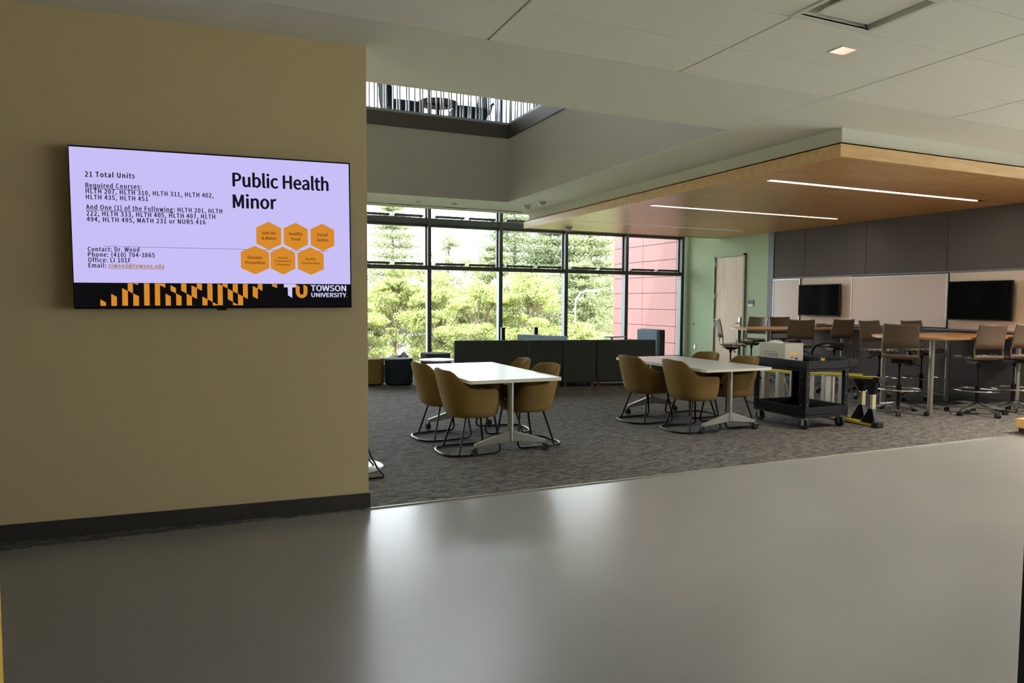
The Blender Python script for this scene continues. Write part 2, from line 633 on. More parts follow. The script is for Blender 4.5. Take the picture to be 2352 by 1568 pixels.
# walls of the light well
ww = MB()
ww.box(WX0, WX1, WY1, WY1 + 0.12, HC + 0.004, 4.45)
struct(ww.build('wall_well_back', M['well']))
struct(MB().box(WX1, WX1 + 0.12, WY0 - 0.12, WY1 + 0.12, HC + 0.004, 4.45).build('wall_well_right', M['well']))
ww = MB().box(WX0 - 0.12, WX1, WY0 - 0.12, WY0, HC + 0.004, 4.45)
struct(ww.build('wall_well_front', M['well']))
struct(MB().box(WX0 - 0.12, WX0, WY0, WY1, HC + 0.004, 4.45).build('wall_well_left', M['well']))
# upper storey round the well
uf = MB()
plate_hole(uf, XL, XR + 3, 4.6, YW, 4.42, 4.64, WX0, WX1 + 0.001, WY0, WY1 + 0.001)
struct(uf.build('floor_upper', M['concrete']))
sf = MB()
plate_hole(sf, WX0 - 0.02, WX1 + 0.03, WY0 - 0.03, WY1 + 0.03, 4.40, 4.63, WX0 + 0.02, WX1 - 0.02, WY0 + 0.02, WY1 - 0.02)
struct(sf.build('trim_2', M['bronze']))
sn = MB()
plate_hole(sn, WX0 - 0.02, WX1 + 0.05, WY0 - 0.05, WY1 + 0.05, 4.632, 4.675, WX0 + 0.0, WX1 - 0.01, WY0 + 0.0, WY1 - 0.01)
struct(sn.build('trim_3', M['frame_light']))
uw = MB()
uw.box(XL - 0.15, XL, 4.6, YW + 0.1, 0, 8.2).box(XR + 3, XR + 3.15, 4.6, YW + 0.1, 4.4, 8.2)
struct(uw.build('wall_far_left', M['white']))
struct(MB().box(XL, XR + 3, 4.45, 4.6, 3.4, 8.2).build('wall_upper_front', M['white']))
struct(MB().box(6.6, 6.75, 4.6, YW - 0.2, 4.64, 8.2).build('wall_upper_right', M['darkwall']))
struct(MB().box(XL - 0.15, XR + 3.2, HY0, YW + 0.6, 8.2, 8.4).build('ceiling_upper', M['white']))  # unseen roof over the upper storey, put in to keep direct sun out
struct(MB().box(HX0 - 0.2, HX1 + 0.2, HY0 - 0.2, 4.6, 3.7, 3.9).build('ceiling_slab', M['concrete']))
struct(MB().box(XL, XR + 3.2, YW - 0.05, YW + 0.12, 3.72, 4.66).build('wall_spandrel', M['bronze']))

# ------------------------------------------------------------------ window wall
win = struct(MB().box(XL, XR, YW - 0.06, YW + 0.06, 0.1, 0.205).build('window_1', M['frame']))
mx = [10.71 - 1.6175 * k for k in range(0, 11)]
for k, x in enumerate(mx):
    b = MB().box(x - 0.037, x + 0.037, YW - 0.14, YW + 0.04, 0.0, 3.92)
    b.box(x - 0.012, x + 0.012, YW - 0.146, YW - 0.14, 0.0, 3.92)
    b.build('mullion', M['frame'], win, bevel=0.004)
    MB().box(x - 0.048, x - 0.037, YW - 0.132, YW - 0.002, 0.205, 2.165).build('side_channel', M['frame_light'], win)
    MB().box(x - 0.06, x - 0.037, YW - 0.02, YW + 0.03, 2.25, 3.92).build('glazing_stop', M['frame'], win)
for z0, z1 in ((2.165, 2.25), (3.105, 3.235), (3.8, 3.92)):
    MB().box(XL, XR - 0.05, YW - 0.115, YW + 0.06, z0, z1).build('transom', M['frame'], win, bevel=0.004)
MB().box(XL, XR - 0.05, YW - 0.05, YW + 0.06, 3.06, 3.105).build('transom', M['frame'], win)
for k in range(len(mx) - 1):
    xl, xr = mx[k + 1] + 0.037, mx[k] - 0.037
    for z in (2.25, 3.235):
        for a, b_ in ((0.085, 0.735), (0.83, 1.44)):
            q = MB().box(xl + a, xl + b_, YW - 0.16, YW - 0.04, z + 0.012, z + 0.056)
            q.box(xl + a + 0.03, xl + a + 0.05, YW - 0.11, YW - 0.06, z - 0.005, z + 0.015).box(xl + b_ - 0.05, xl + b_ - 0.03, YW - 0.11, YW - 0.06, z - 0.005, z + 0.015)
            q.build('light_shelf', M['frame'], win, bevel=0.004)
    for z0, z1 in ((0.205, 2.165), (2.25, 3.06), (3.235, 3.8)):
        MB().box(xl, xr, YW + 0.0, YW + 0.008, z0, z1).build('pane', M['glass'], win)
struct(MB().box(XL, XR, YW - 0.12, YW + 0.06, 0.0, 0.085).build('baseboard_window', M['frame']))
struct(MB().box(XL, XR, YW - 0.16, YW - 0.06, 0.085, 0.1).build('trim_4', M['frame_light']))
uwin = struct(MB().box(XL, XR + 3, YW - 0.05, YW + 0.05, 4.66, 4.75).build('window_3', M['frame']))
for x in mx:
    MB().box(x - 0.035, x + 0.035, YW - 0.1, YW + 0.05, 4.7, 8.2).build('mullion', M['frame'], uwin)
MB().box(XL, XR + 3, YW + 0.0, YW + 0.008, 4.7, 8.2).build('pane', M['glass'], uwin)

# ------------------------------------------------------------------ right wall
struct(MB().box(XR, XR + 0.15, 11.26, YW + 0.06, 0, 3.6).build('wall_right', M['green']))
rw = MB()
seams = [11.1, 10.3, 8.9, 7.4, 5.9, 5.0]
for a, b_ in zip(seams[:-1], seams[1:]):
    rw.box(XR, XR + 0.15, b_ + 0.004, a - 0.004, 2.03, 3.3)
rw.box(XR + 0.01, XR + 0.15, 4.6, 11.1, 0, 3.3)
rw.box(XR, XR + 0.05, 4.6, 11.1, 0, 1.09)
struct(rw.build('wall_display', M['greywall']))
struct(MB().box(XR - 0.012, XR + 0.15, 11.11, 11.262, 0, 3.3).build('trim_5', M['greyedge']))
struct(MB().box(XR - 0.03, XR + 0.02, 4.6, 11.1, 1.09, 1.115).box(XR - 0.03, XR + 0.02, 4.6, 11.1, 2.005, 2.03).build('trim_6', M['greyedge']))
struct(MB().box(XR - 0.012, XR, 4.6, 11.95, 0, 0.1).box(XR - 0.012, XR, 12.95, YW - 0.1, 0, 0.1).build('baseboard_right', M['base']))
struct(MB().box(XR + 0.15, XR + 3.2, 6.8, 6.95, 0, 3.3).box(XR + 0.0, XR + 0.15, 4.6, 4.62, 0, 3.3).build('wall_return', M['white']))

# door in the green wall
dr = struct(MB().box(XR - 0.005, XR + 0.03, 11.99, 12.91, 0.01, 2.545).build('door_1', M['door'], bevel=0.003))
fr = MB().box(XR - 0.03, XR + 0.02, 11.93, 11.985, 0, 2.60).box(XR - 0.03, XR + 0.02, 12.915, 12.945, 0, 2.60).box(XR - 0.03, XR + 0.02, 11.93, 12.945, 2.55, 2.60)
fr.build('door_frame', M['doorframe'], dr, bevel=0.004)
for z in (2.40, 1.66, 1.0, 0.33):
    MB().box(XR - 0.02, XR + 0.0, 12.885, 12.945, z - 0.06, z + 0.06).cyl((XR - 0.022, 12.915, z - 0.06), (XR - 0.022, 12.915, z + 0.06), 0.012, n=8).build('hinge', M['steel'], dr)
hd = MB().box(XR - 0.03, XR - 0.004, 12.04, 12.10, 0.98, 1.19).tube([(XR - 0.03, 12.07, 1.06), (XR - 0.075, 12.07, 1.06), (XR - 0.08, 12.10, 1.06), (XR - 0.08, 12.21, 1.055)], 0.011)
hd.build('door_handle', M['steel'], dr, smooth=True)
MB().box(XR - 0.032, XR - 0.029, 12.055, 12.085, 1.0, 1.03).build('key_reader', M['black'], dr)

s_ = thing('room_sign', 'small grey room sign with white strip on green wall beside door', 'sign', (XR - 0.001, 11.75, 1.5))
MB().box(-0.012, 0, -0.085, 0.085, -0.01, 0.075).build('sign_plate', M['sign'], s_, bevel=0.002)
MB().box(-0.012, 0, -0.085, 0.085, -0.065, -0.018).build('insert_strip', M['signwhite'], s_, bevel=0.002)
q = MB()
for i, (a, b_) in enumerate(((0.05, 0.035), (0.028, 0.012), (0.006, -0.012), (-0.018, -0.032))):
    q.box(-0.0135, -0.012, b_, a, 0.022, 0.05)
q.build('raised_lettering', M['ink'], s_)
t = thing('wall_button', 'small round white wall button with dark centre on green wall', 'switch', (XR - 0.001, 13.69, 0.99))
MB().cyl((0, 0, 0), (-0.016, 0, 0), 0.035, 0.03).build('button_ring', M['signwhite'], t, smooth=True)
MB().cyl((-0.016, 0, 0), (-0.022, 0, 0), 0.018).build('button_centre', M['black'], t, smooth=True)
t = thing('wall_outlet', 'white rectangular wall outlet low on the green wall', 'outlet', (XR - 0.001, 13.61, 0.44))
MB().box(-0.008, 0, -0.04, 0.04, -0.06, 0.06).build('cover_plate', M['signwhite'], t, bevel=0.002)
MB().box(-0.011, -0.008, -0.018, 0.018, -0.036, 0.036).build('socket_face', M['wboard_frame'], t)


def whiteboard(name, label, y0, y1, z0, z1, x=XR - 0.03):
    t = thing(name, label, 'whiteboard', (x, (y0 + y1) / 2, z0))
    hw_ = (y1 - y0) / 2
    h = z1 - z0
    MB().box(0, 0.012, -hw_ + 0.01, hw_ - 0.01, 0.01, h - 0.01).build('writing_surface', M['wboard'], t)
    f = MB()
    plate_holeX(f, -0.006, 0.014, -hw_, hw_, 0, h, 0.022)
    f.build('board_frame', M['wboard_frame'], t, bevel=0.002)
    return t


def plate_holeX(mb, x0, x1, y0, y1, z0, z1, wd):
    mb.box(x0, x1, y0, y0 + wd, z0, z1).box(x0, x1, y1 - wd, y1, z0, z1)
    mb.box(x0, x1, y0 + wd, y1 - wd, z0, z0 + wd).box(x0, x1, y0 + wd, y1 - wd, z1 - wd, z1)


for y0, y1, lab in ((9.17, 10.34, 'cream back panel behind the smaller wall screen beside the narrow whiteboard'), (5.6, 7.33, 'cream back panel behind the larger wall screen at the right end')):
    o = MB().box(XR - 0.02, XR, y0, y1, 1.118, 2.002).build('back_panel', M['wpanel'])
    tag(o, lab, 'panel')
whiteboard('whiteboard', 'narrow grey whiteboard at the left end of the grey wall', 10.36, 11.08, 1.12, 2.0)
wb = whiteboard('whiteboard', 'wide blank whiteboard between the two wall screens', 7.35, 9.16, 1.13, 1.992)
MB().box(-0.075, 0.0, -0.45, 0.12, 0.0, 0.02).build('pen_tray', M['wboard_frame'], wb)


def wall_tv(label, y0, y1, z0, z1):
    t = thing('wall_screen', label, 'television', (XR - 0.02, (y0 + y1) / 2, (z0 + z1) / 2))
    a, h = (y1 - y0) / 2, (z1 - z0) / 2
    MB().box(-0.09, -0.05, -a, a, -h, h).build('casing', M['bezel'], t, bevel=0.004)
    MB().box(-0.0925, -0.09, -a + 0.012, a - 0.012, -h + 0.02, h - 0.012).build('screen', M['screen_off'], t)
    MB().box(-0.05, -0.001, -0.2, 0.2, -0.15, 0.15).build('wall_mount', M['black'], t)
    return t


wall_tv('smaller dark wall screen reflecting green trees next to the narrow whiteboard', 9.345, 10.32, 1.262, 1.872)
wall_tv('larger black wall screen on the cream panel at the right end', 6.33, 7.295, 1.262, 1.862)

# ------------------------------------------------------------------ wood slatted soffit
SX0, SX1, SY0, SY1, SZ = 5.81, XR - 0.02, 5.12, 12.74, 2.975
gy = struct(MB().box(SX0 + 0.09, XR, SY0 + 0.07, SY1 - 0.05, SZ + 0.13, HC).build('ceiling_drop', M['ceil']))
sl_ = MB()
pw = 0.127
ny = int((SY1 - SY0 - 0.06) / pw)
lights = (6.54, 8.85, 11.2)
LX0, LX1 = 6.19, 10.13
for j in range(ny):
    y0 = SY0 + 0.03 + j * pw
    y1 = y0 + pw - 0.013
    cut = [L for L in lights if y0 - 0.0 < L < y1 + 0.008]
    for x0, x1 in ((SX0 + 0.03, 8.33), (8.342, SX1)):
        if cut:
            if x0 < 8:
                sl_.box(x0, LX0, y0, y1, SZ, SZ + 0.02)
            else:
                sl_.box(LX1, x1, y0, y1, SZ, SZ + 0.02)
        else:
            sl_.box(x0, x1, y0, y1, SZ, SZ + 0.02)
struct(sl_.build('ceiling_slats', M['soffit']))
struct(MB().box(SX0 + 0.02, SX1, SY0 + 0.02, SY1 - 0.02, SZ + 0.06, SZ + 0.08).build('ceiling_backing', M['plenum']))
fa = MB()
fa.box(SX0, SX0 + 0.025, SY0, SY1, SZ - 0.003, SZ + 0.137)
fa.box(SX0 + 0.025, XR + 3.2, SY0, SY0 + 0.025, SZ - 0.003, SZ + 0.137)
fa.box(SX0 + 0.025, XR, SY1 - 0.025, SY1, SZ - 0.003, SZ + 0.137)
fa.box(SX0, SX0 + 0.09, SY0, SY1, SZ + 0.125, SZ + 0.137)
fa.box(SX0, XR + 3.2, SY0, SY0 + 0.07, SZ + 0.125, SZ + 0.137)
struct(fa.build('trim_7', M['fascia']))
for L, lab in zip(lights, ('nearest', 'middle', 'farthest')):
    j = int((L - SY0 - 0.03) / pw)
    yc = SY0 + 0.03 + j * pw + pw / 2 - 0.004
    t = thing('linear_light', {'nearest': 'long lit linear light in the wood ceiling, nearest the hall', 'middle': 'long lit linear light in the wood ceiling, between two others',
                               'farthest': 'long dim linear light in the wood ceiling, nearest the windows'}[lab], 'light', (0, yc, SZ), 0, 'linear lights in the wood ceiling')
    hw_ = pw / 2 - 0.004
    MB().box(LX0, LX1, -hw_ + 0.018, hw_ - 0.018, 0.022, 0.028).build('diffuser', M['lightstrip'] if lab != 'farthest' else M['dimstrip'], t)
    MB().box(LX0, LX1, -hw_, -hw_ + 0.018, 0.0, 0.03).box(LX0, LX1, hw_ - 0.018, hw_, 0.0, 0.03).box(LX0 - 0.02, LX0, -hw_, hw_, 0, 0.03).box(LX1, LX1 + 0.02, -hw_, hw_, 0, 0.03).build('housing', M['trim'], t)

# ceiling fittings
reflector_m = mat('glowing_lamp_reflector', S(240, 215, 200), 0.35, emit=(1.0, 0.82, 0.72, 1), estr=0.2)  # faint emission stands in for the lamp's light on the reflector


def downlight(label, x, y, ww_, watts=60):
    t = thing('square_downlight', label, 'light', (x, y, HC))
    f = MB()
    plate_hole(f, -0.085, 0.085, -0.072, 0.072, -0.004, 0.002 if ww_ else -0.001, -0.072, 0.072, -0.06, 0.06)
    f.build('trim_ring', M['ceil'], t)
    f = MB()
    P = [(-0.07, -0.058), (0.07, -0.058), (0.07, 0.058), (-0.07, 0.058)]
    for i in range(4):
        p, q_ = P[i], P[(i + 1) % 4]
        f.quad((p[0], p[1], 0), (q_[0], q_[1], 0), (q_[0] * 0.45, q_[1] * 0.45, 0.1), (p[0] * 0.45, p[1] * 0.45, 0.1))
    f.build('reflector', reflector_m, t)
    MB().box(-0.033, 0.033, -0.028, 0.028, 0.098, 0.105).build('lamp', M['lamp'], t)
    ld = bpy.data.lights.new('downlight_beam', 'SPOT')
    ld.energy = watts
    ld.color = (1.0, 0.86, 0.72)
    ld.spot_size = R(120)
    ld.spot_blend = 0.7
    ld.shadow_soft_size = 0.04
    lo = bpy.data.objects.new('downlight_beam', ld)
    lo.parent = t
    lo.location = (0, 0, 0.0)
    COL.objects.link(lo)


downlight('small square recessed downlight glowing in the white ceiling', 4.1225, 3.64, True)
downlight('square recessed downlight in the hall ceiling past the right frame edge', xs[8] + 0.7855, 3.64, True, 170)
downlight('square recessed downlight in the hall ceiling far past the right frame edge', xs[10] + 0.7855, 3.64, True, 420)


t = thing('ceiling_troffer', 'unlit recessed ceiling light panel with white centre tray at the top edge', 'light', (3.66, 3.072, HC))
f = MB()
plate_hole(f, -0.330, 0.338, -0.280, 0.281, -0.006, 0.012, -0.295, 0.295, -0.232, 0.232)
f.build('frame', M['ceil'], t, bevel=0.003)
f = MB()
prof = [(-0.295, 0.0), (-0.27, 0.05), (-0.2, 0.085), (0.2, 0.085), (0.27, 0.05), (0.295, 0.0)]
for (x0, z0), (x1, z1) in zip(prof[:-1], prof[1:]):
    f.quad((x0, -0.232, z0), (x1, -0.232, z1), (x1, 0.232, z1), (x0, 0.232, z0))
f.quad((-0.295, -0.232, 0), (0.295, -0.232, 0), (0.2, -0.232, 0.085), (-0.2, -0.232, 0.085))
f.quad((-0.295, 0.232, 0), (0.295, 0.232, 0), (0.2, 0.232, 0.085), (-0.2, 0.232, 0.085))
f.build('reflector', M['ceil'], t)
MB().box(-0.19, 0.25, -0.20, 0.20, 0.012, 0.022).build('centre_tray', M['panel'], t, bevel=0.004)


def detector(name, label, cat, x, y, z, r=0.075, h=0.05, grp=None):
    t = thing(name, label, cat, (x, y, z), 0, grp)
    MB().lathe([(r, 0), (r, -0.012), (r * 0.85, -0.02)], 20).build('base', M['signwhite'], t, smooth=True)
    MB().lathe([(r * 0.8, -0.02), (r * 0.75, -h * 0.7), (r * 0.45, -h), (0.001, -h)], 20).build('body', M['signwhite'], t, smooth=True)
    return t


detector('smoke_detector', 'white smoke detector on the ceiling nearer the wood soffit corner, lower of two', 'detector', 5.42, 11.75, HC, 0.08, 0.075)
detector('smoke_detector', 'white smoke detector on the ceiling, the one nearer the light well', 'detector', 5.46, 11.2, HC, 0.085, 0.06)
detector('sprinkler', 'small white sprinkler on window ceiling strip, left of two', 'sprinkler', 3.476, 12.15, HC, 0.05, 0.03)
detector('sprinkler', 'small white sprinkler on window ceiling strip, right of two', 'sprinkler', 4.12, 12.1, HC, 0.06, 0.035)
detector('dome_camera', 'small white dome device under the far edge of the wood ceiling', 'camera', 6.5, 12.15, SZ, 0.09, 0.07)
t = thing('slot_diffuser', 'long thin slot air vent in the ceiling strip before the windows', 'vent', (0, 12.6, HC))
MB().box(XL + 0.2, 5.7, -0.03, 0.03, -0.004, -0.0005).build('slot', M['plenum'], t)
for k in range(9):
    x = -4 + k * 1.07
    MB().box(x, x + 0.62, -0.022, 0.008, -0.008, -0.0045).build('blade', M['ceil'], t)

# ------------------------------------------------------------------ big presentation screen on the cream wall
TW, TH = 1.685, 1.0
tvx, tvz = 0.082, 1.447
tv = thing('presentation_screen', 'large black framed screen showing a Public Health Minor slide on cream wall', 'television', (tvx, yf(tvx) - 0.002, tvz))
tv.rotation_euler = (0, R(-0.45), math.atan(-sl))


def homog(src, dst):
    A = []
    for (x, y), (u, v) in zip(src, dst):
        A.append([x, y, 1, 0, 0, 0, -u * x, -u * y, -u])
        A.append([0, 0, 0, x, y, 1, -v * x, -v * y, -v])
    h = np.linalg.svd(np.array(A, float))[2][-1]
    return h.reshape(3, 3)


HM = homog([(159, 340), (805, 375), (805, 705), (168, 711)], [(-TW / 2, TH), (TW / 2, TH), (TW / 2, 0), (-TW / 2, 0)])


def tvp(px, py):
    q = HM @ np.array([px, py, 1.0])
    return q[0] / q[2], q[1] / q[2]


A1 = lambda x, y: tvp(140 + x * 0.306122, 320 + y * 0.306122)      # slide positions measured on an enlarged crop
A2 = lambda x, y: tvp(540 + x * 0.140281, 500 + y * 0.140281)
YS = -0.075         # front of the screen, local y
MB().box(-TW / 2, TW / 2, -0.07, -0.02, 0, TH).build('casing', M['bezel'], tv, bevel=0.004)
MB().box(-0.45, 0.45, -0.02, 0.0, 0.25, 0.75).build('wall_mount', M['black'], tv)
MB().box(-0.03, 0.03, -0.07, -0.05, -0.012, 0.004).build('sensor_tab', M['bezel'], tv)
SCR = 1 / 2 ** vs.exposure
M['slide'] = emis('lit_lavender_slide', S(199, 191, 246), SCR)
M['ink_scr'] = emis('slide_ink', S(26, 22, 34), SCR)
M['gold_scr'] = emis('slide_gold', S(214, 138, 42), SCR)
M['gold2'] = emis('slide_link_gold', S(168, 122, 66), SCR)
M['black_scr'] = emis('slide_black', S(15, 15, 17), SCR)
M['lav'] = emis('slide_pale', S(206, 202, 240), SCR)
scr = MB()
c0, c1, c2, c3 = A1(80, 82), A1(2160, 190), A1(2160, 1256), A1(92, 1272)
x0s, x1s, zt, zb = (c0[0] + c3[0]) / 2, (c1[0] + c2[0]) / 2, (c0[1] + c1[1]) / 2, 0.012
band = A1(100, 1082)[1] * 0.5 + A1(2160, 1083)[1] * 0.5
screen = MB().box(x0s, x1s, YS, -0.069, band, zt).build('screen', M['slide'], tv)


def poly(name, polys, m, dy, th=0.0006, par=screen):
    mb = MB()
    for P in polys:
        mb.prism(P, YS - dy - th, YS - dy, 'y')
    return mb.build(name, m, par)


poly('footer_band', [[(x0s, zb), (x1s, zb), (x1s, band), (x0s, band)]], M['black_scr'], -0.001)
bars = [(290, 331, 1205, 1227, 1252, 1252), (371, 412, 1163, 1185, 1252, 1252), (452, 494, 1120, 1142, 1250, 1250), (494, 532, 1085, 1085, 1138, 1160), (534, 576, 1160, 1180, 1250, 1250),
        (534, 572, 1085, 1085, 1086, 1098), (615, 655, 1085, 1085, 1248, 1248), (695, 733, 1085, 1085, 1248, 1248), (733, 773, 1085, 1085, 1098, 1117), (774, 812, 1160, 1180, 1248, 1248),
        (812, 852, 1097, 1118, 1138, 1158), (853, 892, 1158, 1178, 1246, 1246), (891, 930, 1085, 1085, 1138, 1158), (931, 970, 1158, 1180, 1246, 1246), (968, 1008, 1097, 1118, 1178, 1198),
        (1008, 1046, 1085, 1085, 1118, 1138), (1048, 1086, 1180, 1200, 1245, 1245), (1086, 1124, 1085, 1085, 1200, 1220), (1125, 1163, 1220, 1240, 1245, 1245), (1163, 1200, 1085, 1097, 1243, 1243),
        (1200, 1238, 1085, 1085, 1100, 1120), (1238, 1276, 1120, 1140, 1198, 1220), (1276, 1314, 1085, 1085, 1140, 1158), (1276, 1314, 1220, 1240, 1243, 1243), (1314, 1352, 1158, 1178, 1243, 1243),
        (1352, 1388, 1085, 1085, 1178, 1196), (1425, 1463, 1100, 1118, 1178, 1195), (1463, 1498, 1085, 1085, 1118, 1136), (1570, 1608, 1085, 1087, 1100, 1115)]
poly('stripe_pattern', [[A1(x0, yl), A1(x1, yr), A1(x1, br), A1(x0, bl)] for x0, x1, yl, yr, bl, br in bars], M['gold_scr'], 0.0005)
hexes = [[(532, 78), (740, 182), (740, 438), (535, 533), (330, 432), (330, 172)], [(976, 91), (1176, 193), (1175, 442), (980, 541), (780, 438), (779, 181)],
         [(1413, 103), (1608, 206), (1608, 458), (1415, 549), (1221, 447), (1220, 193)], [(302, 470), (535, 570), (537, 828), (306, 930), (73, 828), (71, 567)],
         [(757, 478), (961, 578), (963, 833), (763, 931), (558, 829), (558, 576)], [(1215, 486), (1430, 588), (1430, 840), (1219, 934), (1003, 836), (1002, 580)]]
for hx in hexes:
    poly('hexagon', [[A2(*p) for p in hx]], M['gold_scr'], 0.0005)
T = [(770, 1085), (962, 1085), (962, 1137), (905, 1137), (903, 1307), (835, 1265), (833, 1137), (770, 1137)]
mbT = [[A2(*p) for p in T[:3] + [(770, 1137)]], [A2(833, 1137), A2(905, 1137), A2(903, 1307), A2(835, 1265)]]
poly('logo_letter', mbT, M['lav'], 0.0005)
po = [(962, 1088), (962, 1215), (972, 1255), (998, 1288), (1035, 1305), (1060, 1309), (1090, 1304), (1125, 1286), (1148, 1252), (1155, 1215), (1155, 1122), (1090, 1088)]
pi = [(1027, 1122), (1027, 1215), (1030, 1232), (1040, 1246), (1050, 1252), (1060, 1254), (1070, 1252), (1080, 1246), (1087, 1234), (1090, 1215), (1090, 1150), (1090, 1088)]
poly('logo_letter', [[A2(*po[i]), A2(*po[i + 1]), A2(*pi[i + 1]), A2(*pi[i])] for i in range(len(po) - 1)], M['gold_scr'], 0.0005)
ul = [(193, 386, 597, 396), (195, 546, 838, 560), (356, 976, 767, 978)]
lines = [[A1(x0, y0), A1(x1, y1), A1(x1, y1 + 3.2), A1(x0, y0 + 3.2)] for x0, y0, x1, y1 in ul[:2]]
poly('underline', lines, M['ink_scr'], 0.0005)
poly('underline', [[A1(x0, y0), A1(x1, y1), A1(x1, y1 + 3.2), A1(x0, y0 + 3.2)] for x0, y0, x1, y1 in ul[2:]], M['gold2'], 0.0005)
poly('divider_line', [[A1(318, 812), A1(1990, 838), A1(1990, 840.2), A1(318, 814.2)]], M['ink_scr'], 0.0002, 0.0002)



try:
    import os
    FONT = bpy.data.fonts.load(os.path.join(bpy.utils.system_resource('DATAFILES'), 'fonts', 'Noto Sans CJK Regular.woff2'))
except Exception:
    FONT = None


def cap_height():
    cu = bpy.data.curves.new('t', 'FONT')
    cu.body = 'H'
    if FONT:
        cu.font = FONT
    o = bpy.data.objects.new('t', cu)
    COL.objects.link(o)
    me = bpy.data.meshes.new_from_object(o.evaluated_get(bpy.context.evaluated_depsgraph_get()))
    h = max(v.co.y for v in me.vertices)
    bpy.data.objects.remove(o)
    bpy.data.curves.remove(cu)
    bpy.data.meshes.remove(me)
    return h


CAP_H = cap_height()


def text(s, pl, pr, cap, key, m, bold=0.0, align=None):
    """one line of lettering; pl, pr = ends of the baseline on the screen plane"""
    cu = bpy.data.curves.new('t', 'FONT')
    cu.body = s
    if FONT:
        cu.font = FONT
    cu.space_character = 1.09 if key == 'slide_text' or key == 'link_text' else 1.0
    cu.resolution_u = 3
    o = bpy.data.objects.new('t', cu)
    COL.objects.link(o)
    dg = bpy.context.evaluated_depsgraph_get()
    me = bpy.data.meshes.new_from_object(o.evaluated_get(dg))
    vv = [v.co.copy() for v in me.vertices]
    ff = [tuple(p.vertices) for p in me.polygons]
    bpy.data.objects.remove(o)
    bpy.data.curves.remove(cu)
    bpy.data.meshes.remove(me)
    xmin, xmax = min(v.x for v in vv), max(v.x for v in vv)
    sx = (pr[0] - pl[0]) / (xmax - xmin)
    sy = cap / CAP_H
    th = (pr[1] - pl[1]) / (pr[0] - pl[0])
    mb = MB()
    for i, (ox, oz) in enumerate(((0, 0), (1, 0), (-1, 0), (0, 1), (0, -1)) if bold else ((0, 0),)):
        vs = []
        for v in vv:
            x = pl[0] + (v.x - xmin) * sx
            vs.append((x + ox * bold * cap, YS - 0.0016 - 0.00002 * i, pl[1] + (x - pl[0]) * th + v.y * sy + oz * bold * cap * 0.6))
        mb.add(vs, ff)
    mb.build(key, m, screen)


def capz(f, x, y, px):
    return f(x, y - px)[1] - f(x, y)[1]


def t1(s, x0, y0, x1, y1, cap, key='slide_text', m='ink_scr', bold=0.04, f=A1):
    text(s, f(x0, y0), f(x1, y1), capz(f, (x0 + x1) / 2, y0, cap), key, M[m], bold)


t1('21 Total Units', 190, 302, 557, 312, 37, bold=0.045)
t1('Required Courses:', 194, 382, 607, 390, 34)
t1('HLTH 207, HLTH 310, HLTH 311, HLTH 402,', 195, 424, 1141, 449, 33)
t1('HLTH 435, HLTH 451', 196, 467, 653, 479, 33)
t1('And One (1) of the Following: HLTH 201, HLTH', 196, 541, 1205, 565, 33)
t1('222, HLTH 333, HLTH 405, HLTH 407, HLTH', 198, 588, 1152, 606, 33)
t1('494, HLTH 495, MATH 231 or NURS 416', 199, 631, 1079, 647, 33)
t1('Contact: Dr. Wood', 204, 851, 583, 853, 32)
t1('Phone: (410) 704-3865', 205, 890, 697, 893, 32)
t1('Office: LI 101F', 206, 930, 518, 932, 32)
t1('Email:', 207, 970, 335, 971, 32)
t1('ciwood@towson.edu', 356, 971, 765, 974, 32, 'link_text', 'gold2')
t1('Public Health', 1290, 363, 2003, 391, 97, 'heading_text', bold=0.042)
t1('Minor', 1290, 523, 1610, 530, 97, 'heading_text', bold=0.042)
for s, x0, y0, x1, y1, cap in (('Safe Air', 420, 284, 652, 288, 48), ('& Water', 420, 366, 658, 370, 48), ('Healthy', 870, 293, 1087, 296, 48), ('Food', 908, 377, 1048, 379, 48),
                               ('Social', 1326, 304, 1500, 307, 48), ('Justice', 1313, 389, 1508, 391, 48), ('Disease', 188, 679, 421, 681, 48), ('Prevention', 148, 762, 463, 765, 48),
                               ('Disaster', 682, 673, 842, 674, 30), ('Preparedness', 628, 724, 895, 726, 30), ('& Response', 645, 781, 878, 783, 30),
                               ('Healthy', 1133, 693, 1302, 694, 34), ('Communities', 1068, 758, 1363, 760, 34)):
    t1(s, x0, y0, x1, y1, cap, 'hexagon_text', bold=0.018, f=A2)
t1('TOWSON', 1214, 1193, 1788, 1193, 92, 'logo_text', 'lav', 0.055, A2)
t1('UNIVERSITY', 1221, 1290, 1790, 1290, 66, 'logo_text', 'lav', 0.055, A2)
t1('TM', 1793, 1288, 1810, 1288, 8, 'logo_text', 'lav', 0.0, A2)


